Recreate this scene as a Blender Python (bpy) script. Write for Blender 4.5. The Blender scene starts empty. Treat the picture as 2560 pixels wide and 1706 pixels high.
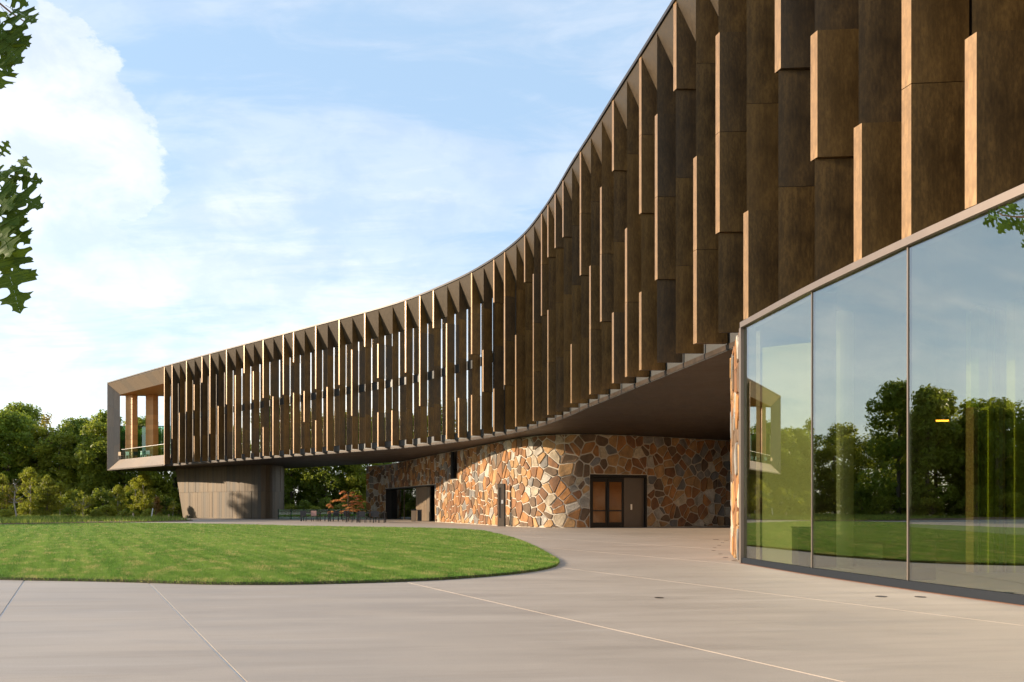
import bpy, bmesh, math, random
import numpy as np
from mathutils import Vector, Matrix

# ------------------------------------------------------------------ camera, sky, sun, exposure
SC = bpy.context.scene
COL = SC.collection
CAM_H = 1.2
F = 2000.0            # focal length in photograph pixels (2560 wide)
HX, HY = 1280.0, 1267.0
cam_d = bpy.data.cameras.new('camera')
cam = bpy.data.objects.new('camera', cam_d)
COL.objects.link(cam)
cam_d.sensor_width = 36.0
cam_d.lens = F / 2560.0 * 36.0
cam_d.shift_y = (HY - 853.0) / 2560.0
cam_d.clip_start = 0.05
cam_d.clip_end = 3000.0
cam.location = (0, 0, CAM_H)
cam.rotation_euler = (math.radians(90), 0, 0)
SC.camera = cam

SUN_EL = math.radians(16.5)
SUN_AZ = math.atan2(-1.0, 0.02)            # measured clockwise from +Y: from the left, a little ahead
sun_dir = Vector((math.sin(SUN_AZ) * math.cos(SUN_EL), math.cos(SUN_AZ) * math.cos(SUN_EL), math.sin(SUN_EL)))
sun_d = bpy.data.lights.new('sun', 'SUN')
sun_d.energy = 5.0
sun_d.angle = math.radians(0.6)
sun_d.color = (1.0, 0.82, 0.60)
sun = bpy.data.objects.new('sun', sun_d)
COL.objects.link(sun)
sun.location = (-40, 10, 60)
sun.rotation_euler = (-sun_dir).to_track_quat('-Z', 'Y').to_euler()

SC.view_settings.view_transform = 'Standard'
SC.view_settings.look = 'None'
SC.view_settings.gamma = 1.0
SC.view_settings.exposure = 0.78
SC.view_settings.use_curve_mapping = False
SC.render.engine = 'CYCLES'
SC.cycles.use_denoising = True
SC.cycles.max_bounces = 6
SC.cycles.diffuse_bounces = 3
SC.cycles.glossy_bounces = 4
SC.cycles.transparent_max_bounces = 10
SC.cycles.adaptive_threshold = 0.02

def build_world():
    w = bpy.data.worlds.new('World')
    SC.world = w
    w.use_nodes = True
    nt = w.node_tree
    nt.nodes.clear()
    N = nt.nodes.new
    L = nt.links.new
    out = N('ShaderNodeOutputWorld')
    bg = N('ShaderNodeBackground')
    bg.inputs['Strength'].default_value = 0.15
    sky = N('ShaderNodeTexSky')
    sky.sky_type = 'NISHITA'
    sky.sun_disc = False
    sky.sun_elevation = SUN_EL
    sky.sun_rotation = SUN_AZ
    sky.air_density = 1.0
    sky.dust_density = 0.3
    sky.ozone_density = 1.6
    tc = N('ShaderNodeTexCoord')
    sep = N('ShaderNodeSeparateXYZ')
    L(tc.outputs['Generated'], sep.inputs[0])

    def math_(op, a, b=None, clamp=False):
        m = N('ShaderNodeMath')
        m.operation = op
        m.use_clamp = clamp
        for i, v in enumerate((a, b)):
            if v is None:
                continue
            if isinstance(v, (int, float)):
                m.inputs[i].default_value = v
            else:
                L(v, m.inputs[i])
        return m.outputs[0]

    def ramp(fac, stops):
        r = N('ShaderNodeValToRGB')
        r.color_ramp.interpolation = 'EASE'
        els = r.color_ramp.elements
        while len(els) < len(stops):
            els.new(0.5)
        for e, (p, c) in zip(els, stops):
            e.position = p
            e.color = (c, c, c, 1)
        L(fac, r.inputs[0])
        return r.outputs[0]

    def noise(vec, scale, detail, rough, dist=0.0, rot=0.0, sc=(1, 1, 1), loc=(0, 0, 0)):
        mp = N('ShaderNodeMapping')
        mp.inputs['Rotation'].default_value = (0, 0, rot)
        mp.inputs['Scale'].default_value = sc
        mp.inputs['Location'].default_value = loc
        L(vec, mp.inputs[0])
        n = N('ShaderNodeTexNoise')
        n.inputs['Scale'].default_value = scale
        n.inputs['Detail'].default_value = detail
        n.inputs['Roughness'].default_value = rough
        n.inputs['Distortion'].default_value = dist
        L(mp.outputs[0], n.inputs['Vector'])
        return n.outputs['Fac']

    zc = math_('MAXIMUM', sep.outputs['Z'], 0.0)
    den = math_('ADD', zc, 0.16)
    px = math_('DIVIDE', sep.outputs['X'], den)
    py = math_('DIVIDE', sep.outputs['Y'], den)
    comb = N('ShaderNodeCombineXYZ')
    L(px, comb.inputs[0])
    L(py, comb.inputs[1])
    plane = comb.outputs[0]
    # thin streaked sheet cloud, thicker towards the horizon
    n1 = noise(plane, 1.1, 9, 0.62, 0.5, math.radians(24), (0.75, 1.5, 1), (3.1, 0.4, 0))
    n2 = noise(plane, 4.2, 8, 0.6, 0.8, math.radians(30), (0.8, 2.4, 1), (0.3, 1.9, 0))
    mix12 = math_('ADD', math_('MULTIPLY', n1, 0.68), math_('MULTIPLY', n2, 0.32))
    low = ramp(zc, [(0.0, 0.36), (0.20, 0.24), (0.36, 0.08), (0.52, 0.0), (1.0, 0.0)])
    sheet = ramp(math_('ADD', mix12, low), [(0.46, 0.0), (0.60, 0.42), (0.78, 1.0)])
    # one heap cloud, low on the left of the view
    d0 = Vector((-0.62, 1.0, 0.44)).normalized()
    vm = N('ShaderNodeVectorMath')
    vm.operation = 'DOT_PRODUCT'
    L(tc.outputs['Generated'], vm.inputs[0])
    vm.inputs[1].default_value = d0
    near = ramp(vm.outputs['Value'], [(0.984, 0.0), (0.9992, 1.0)])
    n3 = noise(tc.outputs['Generated'], 8.5, 12, 0.64, 0.15, 0, (1, 1, 1.5), (0.2, 0.1, 0.35))
    heap = ramp(math_('ADD', math_('MULTIPLY', near, 0.34), math_('MULTIPLY', n3, 0.75)), [(0.52, 0.0), (0.585, 0.8), (0.75, 1.0)])
    heap = math_('MULTIPLY', heap, ramp(vm.outputs['Value'], [(0.974, 0.0), (0.985, 1.0)]))
    fac = math_('MAXIMUM', math_('MULTIPLY', sheet, 0.92), heap)
    # darker undersides / thicker parts of cloud
    n4 = noise(plane, 1.6, 6, 0.5, 0.3, 0.6, (0.7, 1.6, 1), (7.0, 2.0, 0))
    n5 = noise(tc.outputs['Generated'], 11.0, 7, 0.6, 0.3, 0, (1, 1, 1.7), (1.2, 0.4, 0.9))
    shade = math_('MULTIPLY', ramp(n4, [(0.35, 1.0), (0.75, 0.70)]), ramp(n5, [(0.36, 0.35), (0.62, 1.0)]))
    cc = N('ShaderNodeMix')
    cc.data_type = 'RGBA'
    L(shade, cc.inputs['Factor'])
    cc.inputs['A'].default_value = (2.2, 2.4, 2.7, 1)
    cc.inputs['B'].default_value = (3.55, 3.5, 3.5, 1)
    # lift the clear blue a little (thin high haze scatters white light)
    lift = N('ShaderNodeMix')
    lift.data_type = 'RGBA'
    lift.inputs['Factor'].default_value = 0.68
    L(sky.outputs[0], lift.inputs['A'])
    lift.inputs['B'].default_value = (2.3, 3.2, 4.25, 1)
    mx = N('ShaderNodeMix')
    mx.data_type = 'RGBA'
    L(fac, mx.inputs['Factor'])
    L(lift.outputs['Result'], mx.inputs['A'])
    glow = N('ShaderNodeMix')          # cloud lit from behind: the sky's own brightness shows through it
    glow.data_type = 'RGBA'
    glow.blend_type = 'ADD'
    glow.inputs['Factor'].default_value = 0.36
    L(cc.outputs['Result'], glow.inputs['A'])
    L(sky.outputs[0], glow.inputs['B'])
    L(glow.outputs['Result'], mx.inputs['B'])
    L(mx.outputs['Result'], bg.inputs['Color'])
    L(bg.outputs[0], out.inputs[0])
build_world()

# ------------------------------------------------------------------ helpers
rng = random.Random(7)
nrng = np.random.default_rng(7)

def G(x, y):
    """ground point behind a photograph pixel"""
    d = y - HY
    return Vector((CAM_H * (x - HX) / d, CAM_H * F / d, 0.0))

def tag(o, label=None, cat=None, group=None, kind=None):
    if label: o['label'] = label
    if cat: o['category'] = cat
    if group: o['group'] = group
    if kind: o['kind'] = kind
    return o

def link(o, parent=None):
    COL.objects.link(o)
    if parent is not None:
        o.parent = parent
        o.matrix_parent_inverse = parent.matrix_world.inverted() if parent.type != 'EMPTY' or True else Matrix()
    return o

def empty(name, loc=(0, 0, 0)):
    e = bpy.data.objects.new(name, None)
    e.empty_display_size = 0.3
    COL.objects.link(e)
    e.location = loc
    return e

def child(o, parent):
    """parent keeping the world placement; parents are empties/meshes placed at loc without rotation"""
    COL.objects.link(o)
    o.parent = parent
    o.matrix_parent_inverse = world_of(parent).inverted()
    return o

def world_of(o):
    m = Matrix.LocRotScale(o.location, o.rotation_euler, o.scale)
    if o.parent is not None:
        m = world_of(o.parent) @ o.matrix_parent_inverse @ m
    return m

def mesh_data(name, verts, faces, mats, idx=None, smooth=False):
    me = bpy.data.meshes.new(name)
    me.from_pydata([tuple(v) for v in verts], [], faces)
    for m in (mats if isinstance(mats, (list, tuple)) else [mats]):
        me.materials.append(m)
    if idx is not None:
        me.polygons.foreach_set('material_index', idx)
    if smooth:
        me.polygons.foreach_set('use_smooth', [True] * len(faces))
    me.update()
    return me

def obj(name, verts, faces, mats, parent=None, idx=None, smooth=False):
    o = bpy.data.objects.new(name, mesh_data(name, verts, faces, mats, idx, smooth))
    if parent is None:
        COL.objects.link(o)
    else:
        child(o, parent)
    return o

class MB:
    """collects shapes that become ONE mesh object"""
    def __init__(self):
        self.v, self.f = [], []
    def add(self, verts, faces):
        b = len(self.v)
        self.v += [tuple(p) for p in verts]
        self.f += [tuple(i + b for i in f) for f in faces]
        return self
    def box(self, x0, y0, z0, x1, y1, z1, M=None):
        vs = [Vector(p) for p in ((x0,y0,z0),(x1,y0,z0),(x1,y1,z0),(x0,y1,z0),(x0,y0,z1),(x1,y0,z1),(x1,y1,z1),(x0,y1,z1))]
        if M is not None:
            vs = [M @ p for p in vs]
        return self.add(vs, BOXF)
    def prism(self, poly, z0, z1):
        n = len(poly)
        vs = [(p[0], p[1], z0) for p in poly] + [(p[0], p[1], z1) for p in poly]
        fs = [tuple(range(n - 1, -1, -1)), tuple(range(n, 2 * n))]
        fs += [(i, (i + 1) % n, n + (i + 1) % n, n + i) for i in range(n)]
        return self.add(vs, fs)
    def slab(self, quad, nrm, th):
        """a plate: the polygon in space and its thickness away from nrm"""
        n = len(quad)
        a = [Vector(p) for p in quad]
        b = [p - Vector(nrm) * th for p in a]
        fs = [tuple(range(n)), tuple(range(2 * n - 1, n - 1, -1))]
        fs += [(i, n + i, n + (i + 1) % n, (i + 1) % n) for i in range(n)]
        return self.add(a + b, fs)
    def tube(self, pts, rads, n=6, cap=True):
        pts = [Vector(p) for p in pts]
        rings = []
        for i, p in enumerate(pts):
            d = (pts[min(i + 1, len(pts) - 1)] - pts[max(i - 1, 0)]).normalized()
            a = d.orthogonal().normalized() if abs(d.z) < 0.999 else Vector((1, 0, 0))
            a = (Vector((0, 0, 1)).cross(d)).normalized() if abs(d.z) < 0.98 else Vector((1, 0, 0))
            b = d.cross(a)
            r = rads[i] if isinstance(rads, (list, tuple)) else rads
            rings.append([p + (a * math.cos(2 * math.pi * k / n) + b * math.sin(2 * math.pi * k / n)) * r for k in range(n)])
        vs = [q for r in rings for q in r]
        fs = []
        for i in range(len(pts) - 1):
            for k in range(n):
                fs.append((i * n + k, i * n + (k + 1) % n, (i + 1) * n + (k + 1) % n, (i + 1) * n + k))
        if cap:
            fs.append(tuple(range(n - 1, -1, -1)))
            e = (len(pts) - 1) * n
            fs.append(tuple(range(e, e + n)))
        return self.add(vs, fs)
    def build(self, name, mats, parent=None, smooth=False):
        return obj(name, self.v, self.f, mats, parent, smooth=smooth)

BOXF = [(3,2,1,0),(4,5,6,7),(0,1,5,4),(1,2,6,5),(2,3,7,6),(3,0,4,7)]

def catmull(pts, n=24, closed=False):
    pts = [Vector((p[0], p[1], 0)) for p in pts]
    out = []
    m = len(pts)
    rngi = range(m) if closed else range(m - 1)
    for i in rngi:
        p1, p2 = pts[i], pts[(i + 1) % m]
        p0 = pts[(i - 1) % m] if closed or i > 0 else p1 * 2 - p2
        p3 = pts[(i + 2) % m] if closed or i + 2 < m else p2 * 2 - p1
        d01, d12, d23 = [max((b - a).length, 1e-6) ** 0.5 for a, b in ((p0, p1), (p1, p2), (p2, p3))]
        m1 = ((p1 - p0) / d01 - (p2 - p0) / (d01 + d12) + (p2 - p1) / d12) * d12
        m2 = ((p2 - p1) / d12 - (p3 - p1) / (d12 + d23) + (p3 - p2) / d23) * d12
        for k in range(n):
            t = k / n
            out.append(p1 * (2*t**3 - 3*t*t + 1) + m1 * (t**3 - 2*t*t + t) + p2 * (-2*t**3 + 3*t*t) + m2 * (t**3 - t*t))
    if not closed:
        out.append(pts[-1])
    return out

class Path:
    """a plan curve with arc length; out() is the side towards the lawn"""
    def __init__(self, pts, n=24):
        self.p = catmull(pts, n)
        self.s = [0.0]
        for a, b in zip(self.p, self.p[1:]):
            self.s.append(self.s[-1] + (b - a).length)
        self.len = self.s[-1]
    def _i(self, s):
        lo, hi = 0, len(self.s) - 2
        while lo < hi:
            m = (lo + hi + 1) // 2
            if self.s[m] <= s: lo = m
            else: hi = m - 1
        return lo
    def at(self, s):
        i = self._i(s)
        t = (s - self.s[i]) / max(self.s[i + 1] - self.s[i], 1e-9)
        return self.p[i].lerp(self.p[i + 1], t)
    def tan(self, s):
        return (self.at(min(s + 0.15, self.len)) - self.at(max(s - 0.15, 0))).normalized()
    def out(self, s):
        t = self.tan(s)
        return Vector((t.y, -t.x, 0))
    def pt(self, s, z, o=0.0):
        p = self.at(s) + self.out(s) * o
        return Vector((p.x, p.y, z))
    def s_at_px(self, x):
        k = (x - HX) / F
        for i in range(len(self.p) - 1):
            a = self.p[i].x - k * self.p[i].y
            b = self.p[i + 1].x - k * self.p[i + 1].y
            if (a <= 0 < b) or (b <= 0 < a):
                return self.s[i] + (self.s[i + 1] - self.s[i]) * (a / (a - b))
        return None

def strip(mb, path, s0, s1, zo0, zo1, step=0.6, deep=None):
    """a ruled band along a path between (z, out) and (z, out); deep(s) sets it back further"""
    n = max(1, int((s1 - s0) / step))
    vs = []
    for i in range(n + 1):
        s = s0 + (s1 - s0) * i / n
        d = deep(s) if deep else 0.0
        vs += [path.pt(s, zo0[0], zo0[1] - d), path.pt(s, zo1[0], zo1[1] - d)]
    mb.add(vs, [(2*i, 2*i+2, 2*i+3, 2*i+1) for i in range(n)])
    return mb

# ------------------------------------------------------------------ materials
class M:
    pass

def nodes(name):
    m = bpy.data.materials.new(name)
    m.use_nodes = True
    nt = m.node_tree
    b = nt.nodes['Principled BSDF']
    return m, nt, b

def mixcol(nt, fac, a, b, blend='MIX'):
    n = nt.nodes.new('ShaderNodeMix')
    n.data_type = 'RGBA'
    n.blend_type = blend
    for k, v in (('Factor', fac), ('A', a), ('B', b)):
        s = n.inputs[k]
        if k == 'Factor':
            s = n.inputs[0]
        if hasattr(v, 'is_output'):
            nt.links.new(v, s)
        elif isinstance(v, (int, float)):
            s.default_value = v
        else:
            s.default_value = (*v[:3], 1)
    return n.outputs['Result']

def tex(nt, scale, detail=6, rough=0.55, coord='Object', sc=(1, 1, 1), dist=0.0, rot=(0, 0, 0), kind='POINT'):
    tc = nt.nodes.new('ShaderNodeTexCoord')
    mp = nt.nodes.new('ShaderNodeMapping')
    mp.vector_type = kind
    mp.inputs['Scale'].default_value = sc
    mp.inputs['Rotation'].default_value = rot
    nt.links.new(tc.outputs[coord], mp.inputs[0])
    n = nt.nodes.new('ShaderNodeTexNoise')
    n.inputs['Scale'].default_value = scale
    n.inputs['Detail'].default_value = detail
    n.inputs['Roughness'].default_value = rough
    n.inputs['Distortion'].default_value = dist
    nt.links.new(mp.outputs[0], n.inputs['Vector'])
    return n.outputs['Fac']

def ramp(nt, fac, stops):
    r = nt.nodes.new('ShaderNodeValToRGB')
    els = r.color_ramp.elements
    while len(els) < len(stops):
        els.new(0.5)
    for e, (p, c) in zip(els, stops):
        e.position = p
        e.color = (*c, 1) if isinstance(c, (tuple, list)) else (c, c, c, 1)
    nt.links.new(fac, r.inputs[0])
    return r.outputs['Color']

def objrand(nt):
    return nt.nodes.new('ShaderNodeObjectInfo').outputs['Random']

def island(nt):
    return nt.nodes.new('ShaderNodeNewGeometry').outputs['Random Per Island']

def bump(nt, b, h, strength, dist=0.01):
    n = nt.nodes.new('ShaderNodeBump')
    n.inputs['Strength'].default_value = strength
    n.inputs['Distance'].default_value = dist
    nt.links.new(h, n.inputs['Height'])
    nt.links.new(n.outputs[0], b.inputs['Normal'])

def setp(b, **k):
    for a, v in k.items():
        s = b.inputs[a.replace('_', ' ')]
        s.default_value = (*v, 1) if isinstance(v, tuple) else v

def metal_mat(name, dark, light, metallic=0.55, rough=0.42, mottling=6.0, vary=0.5, streak=(1, 1, 0.35), spec=0.5):
    m, nt, b = nodes(name)
    n1 = tex(nt, mottling, 8, 0.65, sc=streak)
    n2 = tex(nt, mottling * 7, 5, 0.6, sc=streak)
    n3 = tex(nt, mottling * 1.5, 6, 0.6, sc=(5, 5, 0.12))         # run-off streaks
    c = mixcol(nt, ramp(nt, n1, [(0.34, 0.0), (0.66, 1.0)]), dark, light)
    c = mixcol(nt, ramp(nt, n2, [(0.40, 0.45), (0.62, 0.0)]), c, tuple(x * 0.45 for x in dark))
    c = mixcol(nt, ramp(nt, n3, [(0.52, 0.0), (0.72, 0.35)]), c, tuple(x * 0.6 for x in dark))
    r = objrand(nt)
    grey = (sum(dark) / 3 * 0.95, sum(dark) / 3 * 0.85, sum(dark) / 3 * 0.72)
    c2 = mixcol(nt, ramp(nt, r, [(0.0, vary), (0.5, 0.0), (1.0, 0.0)]), c, grey)
    c2 = mixcol(nt, ramp(nt, r, [(0.55, 0.0), (1.0, vary * 0.45)]), c2, (light[0] * 1.05, light[1] * 0.97, light[2] * 0.8))
    nt.links.new(c2, b.inputs['Base Color'])
    rr = ramp(nt, n1, [(0.3, rough - 0.06), (0.7, rough + 0.1)])
    nt.links.new(rr, b.inputs['Roughness'])
    b.inputs['Metallic'].default_value = metallic
    b.inputs['Specular IOR Level'].default_value = spec
    bump(nt, b, n2, 0.12, 0.004)
    return m

def plain(name, c, rough=0.6, metallic=0.0, scale=8.0, amt=0.25, sc=(1, 1, 1), rand=0.0, bumpy=0.1, spec=0.5):
    m, nt, b = nodes(name)
    n = tex(nt, scale, 7, 0.6, sc=sc)
    col = mixcol(nt, n, tuple(x * (1 - amt) for x in c), tuple(min(1, x * (1 + amt)) for x in c))
    if rand:
        col = mixcol(nt, objrand(nt), mixcol(nt, 1.0, col, (1 - rand,) * 3, 'MULTIPLY'), mixcol(nt, 1.0, col, (1 + rand,) * 3, 'MULTIPLY'))
    nt.links.new(col, b.inputs['Base Color'])
    setp(b, Roughness=rough, Metallic=metallic)
    b.inputs['Specular IOR Level'].default_value = spec
    if bumpy:
        bump(nt, b, n, bumpy, 0.01)
    return m

def leaf_mat(name, a, b_, trans=0.52, big=0.25, rough=0.5):
    m, nt, b = nodes(name)
    i = island(nt)
    c = mixcol(nt, i, a, b_)
    n = tex(nt, big, 3, 0.5)
    c = mixcol(nt, ramp(nt, n, [(0.35, 0.0), (0.65, 0.55)]), c, tuple(x * 0.55 for x in a))
    r = objrand(nt)
    c = mixcol(nt, ramp(nt, r, [(0.0, 0.0), (1.0, 0.35)]), c, (b_[0] * 1.25, b_[1] * 1.0, b_[2] * 0.7))
    nt.links.new(c, b.inputs['Base Color'])
    setp(b, Roughness=rough)
    b.inputs['Specular IOR Level'].default_value = 0.3
    t = nt.nodes.new('ShaderNodeBsdfTranslucent')
    tcol = mixcol(nt, 0.5, c, (0.40, 0.46, 0.05))
    nt.links.new(tcol, t.inputs['Color'])
    mx = nt.nodes.new('ShaderNodeMixShader')
    mx.inputs[0].default_value = trans
    nt.links.new(b.outputs[0], mx.inputs[1])
    nt.links.new(t.outputs[0], mx.inputs[2])
    nt.links.new(mx.outputs[0], nt.nodes['Material Output'].inputs['Surface'])
    return m

def glass_mat(name, tint, refl, rough=0.0, refl_tint=(1, 1, 1)):
    """coated sheet glass: part mirror, the rest tinted and clear"""
    m = bpy.data.materials.new(name)
    m.use_nodes = True
    nt = m.node_tree
    nt.nodes.clear()
    out = nt.nodes.new('ShaderNodeOutputMaterial')
    tr = nt.nodes.new('ShaderNodeBsdfTransparent')
    tr.inputs[0].default_value = (*tint, 1)
    gl = nt.nodes.new('ShaderNodeBsdfGlossy')
    gl.inputs['Color'].default_value = (*refl_tint, 1)
    gl.inputs['Roughness'].default_value = rough
    lw = nt.nodes.new('ShaderNodeLayerWeight')
    lw.inputs[0].default_value = 0.5
    pw = nt.nodes.new('ShaderNodeMath')
    pw.operation = 'POWER'
    nt.links.new(lw.outputs['Facing'], pw.inputs[0])
    pw.inputs[1].default_value = 5.0
    ad = nt.nodes.new('ShaderNodeMath')
    ad.operation = 'MULTIPLY_ADD'
    ad.use_clamp = True
    nt.links.new(pw.outputs[0], ad.inputs[0])
    ad.inputs[1].default_value = 1.0 - refl
    ad.inputs[2].default_value = refl
    mx = nt.nodes.new('ShaderNodeMixShader')
    nt.links.new(ad.outputs[0], mx.inputs[0])
    nt.links.new(tr.outputs[0], mx.inputs[1])
    nt.links.new(gl.outputs[0], mx.inputs[2])
    nt.links.new(mx.outputs[0], out.inputs[0])
    return m

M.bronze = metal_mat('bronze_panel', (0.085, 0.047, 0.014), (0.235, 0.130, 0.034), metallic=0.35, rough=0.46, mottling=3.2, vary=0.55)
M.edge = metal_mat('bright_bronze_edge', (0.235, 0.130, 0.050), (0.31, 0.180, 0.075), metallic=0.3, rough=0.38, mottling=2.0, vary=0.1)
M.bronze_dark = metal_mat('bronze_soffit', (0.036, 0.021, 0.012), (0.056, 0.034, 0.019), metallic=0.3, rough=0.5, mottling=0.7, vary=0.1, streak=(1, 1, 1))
M.bronze_clad = metal_mat('bronze_cladding', (0.135, 0.092, 0.055), (0.245, 0.170, 0.105), metallic=0.25, rough=0.5, mottling=4.0, vary=0.55, streak=(3, 3, 0.25))
M.bronze_frame = metal_mat('bronze_reveal', (0.28, 0.21, 0.15), (0.38, 0.29, 0.215), metallic=0.1, rough=0.5, mottling=4.0, vary=0.35, streak=(3, 3, 0.25))
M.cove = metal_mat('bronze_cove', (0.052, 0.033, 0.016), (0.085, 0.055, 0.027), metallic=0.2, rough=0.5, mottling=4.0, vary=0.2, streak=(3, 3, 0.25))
M.pier_board = metal_mat('pier_cladding', (0.070, 0.046, 0.026), (0.185, 0.124, 0.066), metallic=0.2, rough=0.55, mottling=5.0, vary=0.6, streak=(6, 6, 0.12))
M.cap = plain('roof_edge_metal', (0.035, 0.028, 0.025), 0.45, 0.4, amt=0.15)
M.fascia = plain('grey_fascia', (0.062, 0.060, 0.058), 0.5, 0.1, amt=0.08, bumpy=0)
M.spandrel = plain('dark_spandrel', (0.035, 0.035, 0.035), 0.35, 0.2, amt=0.15, bumpy=0)
M.black = plain('black_metal', (0.012, 0.011, 0.010), 0.45, 0.3, amt=0.2, bumpy=0)
M.wood = plain('warm_wood', (0.66, 0.31, 0.095), 0.5, 0.0, scale=3.0, amt=0.22, sc=(2, 2, 9), rand=0.12)
M.wood_ceiling = plain('wood_ceiling', (0.58, 0.26, 0.08), 0.5, 0.0, scale=2.0, amt=0.2, sc=(8, 1, 1))
M.white = plain('white_paint', (0.72, 0.70, 0.66), 0.55, amt=0.05, bumpy=0)
M.cream = plain('cream_plaster', (0.62, 0.60, 0.46), 0.7, amt=0.06, scale=2, bumpy=0)
M.taupe = plain('taupe_panel', (0.135, 0.105, 0.080), 0.5, 0.2, amt=0.1, scale=3, bumpy=0)
M.amber = plain('amber_glass', (0.20, 0.075, 0.018), 0.12, amt=0.35, scale=1.5, bumpy=0)
M.handle = plain('steel_plate', (0.75, 0.73, 0.70), 0.35, 0.6, amt=0.05, bumpy=0)
M.mortar = plain('mortar', (0.52, 0.45, 0.36), 0.9, amt=0.15, scale=14, bumpy=0.3)
STONE_COLS = [((0.40, 0.175, 0.050), 6), ((0.255, 0.110, 0.040), 6), ((0.150, 0.090, 0.048), 5), ((0.44, 0.250, 0.10), 5),
              ((0.24, 0.22, 0.195), 2), ((0.50, 0.44, 0.36), 3), ((0.17, 0.165, 0.16), 1), ((0.56, 0.45, 0.31), 2)]
def stone_mat(i, c):
    m, nt, b = nodes('field_stone_%s' % ('rust', 'brown', 'umber', 'ochre', 'grey', 'pale', 'slate', 'sand')[i])
    n = tex(nt, 2.6, 8, 0.62, sc=(1, 1, 0.6))
    n2 = tex(nt, 11, 6, 0.6)
    col = mixcol(nt, ramp(nt, n, [(0.33, 0.0), (0.68, 1.0)]), tuple(x * 0.6 for x in c), tuple(min(1, x * 1.3) for x in c))
    col = mixcol(nt, ramp(nt, n2, [(0.45, 0.0), (0.7, 0.45)]), col, (0.20, 0.13, 0.08))
    col = mixcol(nt, objrand(nt), mixcol(nt, 1.0, col, (0.72, 0.72, 0.72), 'MULTIPLY'), col)
    nt.links.new(col, b.inputs['Base Color'])
    setp(b, Roughness=0.78)
    bump(nt, b, n2, 0.6, 0.03)
    return m
M.stones = [stone_mat(i, c) for i, (c, w) in enumerate(STONE_COLS)]
STONE_PICK = [i for i, (c, w) in enumerate(STONE_COLS) for _ in range(w)]

def concrete_mat():
    m, nt, b = nodes('broom_concrete')
    big = tex(nt, 0.16, 5, 0.55, sc=(0.55, 1.6, 1), dist=0.6)
    mid = tex(nt, 0.9, 8, 0.62, sc=(0.5, 2.0, 1), dist=0.4)
    trowel = tex(nt, 1.0, 7, 0.68, sc=(3.2, 0.35, 1), rot=(0, 0, 0.12), dist=0.5, kind='TEXTURE')
    speck = tex(nt, 26, 5, 0.7)
    fine = tex(nt, 90, 4, 0.6)
    c = mixcol(nt, ramp(nt, big, [(0.34, 0.0), (0.66, 1.0)]), (0.380, 0.312, 0.252), (0.465, 0.390, 0.322))
    c = mixcol(nt, ramp(nt, mid, [(0.38, 0.40), (0.60, 0.0)]), c, (0.300, 0.246, 0.200))
    c = mixcol(nt, ramp(nt, trowel, [(0.36, 0.38), (0.50, 0.0)]), c, (0.290, 0.240, 0.197))
    c = mixcol(nt, ramp(nt, trowel, [(0.56, 0.0), (0.74, 0.55)]), c, (0.52, 0.45, 0.39))
    c = mixcol(nt, ramp(nt, speck, [(0.28, 0.35), (0.40, 0.0)]), c, (0.16, 0.13, 0.11))
    c = mixcol(nt, ramp(nt, fine, [(0.3, 0.25), (0.6, 0.0)]), c, (0.20, 0.165, 0.14))
    c = mixcol(nt, ramp(nt, objrand(nt), [(0, 0.0), (1, 0.22)]), c, (0.30, 0.26, 0.225))
    nt.links.new(c, b.inputs['Base Color'])
    rr = ramp(nt, mid, [(0.3, 0.48), (0.7, 0.70)])
    nt.links.new(rr, b.inputs['Roughness'])
    b.inputs['Specular IOR Level'].default_value = 0.4
    bump(nt, b, fine, 0.15, 0.003)
    return m
M.concrete = concrete_mat()
M.joint = plain('joint_sealant', (0.62, 0.58, 0.54), 0.6, amt=0.1, bumpy=0)

def turf_mat():
    m, nt, b = nodes('turf')
    a = tex(nt, 0.35, 6, 0.6)
    s = tex(nt, 1.0, 4, 0.6, sc=(0.5, 22, 1), rot=(0, 0, math.radians(28.7)), kind='TEXTURE')
    f = tex(nt, 14, 6, 0.7)
    c = mixcol(nt, ramp(nt, a, [(0.35, 0.0), (0.65, 1.0)]), (0.115, 0.190, 0.032), (0.155, 0.235, 0.045))
    c = mixcol(nt, ramp(nt, s, [(0.45, 0.0), (0.62, 0.5)]), c, (0.17, 0.22, 0.05))
    c = mixcol(nt, ramp(nt, f, [(0.60, 0.0), (0.74, 0.8)]), c, (0.36, 0.30, 0.13))
    c = mixcol(nt, ramp(nt, f, [(0.30, 0.6), (0.46, 0.0)]), c, (0.035, 0.075, 0.012))
    nt.links.new(c, b.inputs['Base Color'])
    setp(b, Roughness=0.85)
    b.inputs['Specular IOR Level'].default_value = 0.15
    bump(nt, b, f, 0.8, 0.03)
    return m
M.turf = turf_mat()
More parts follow.
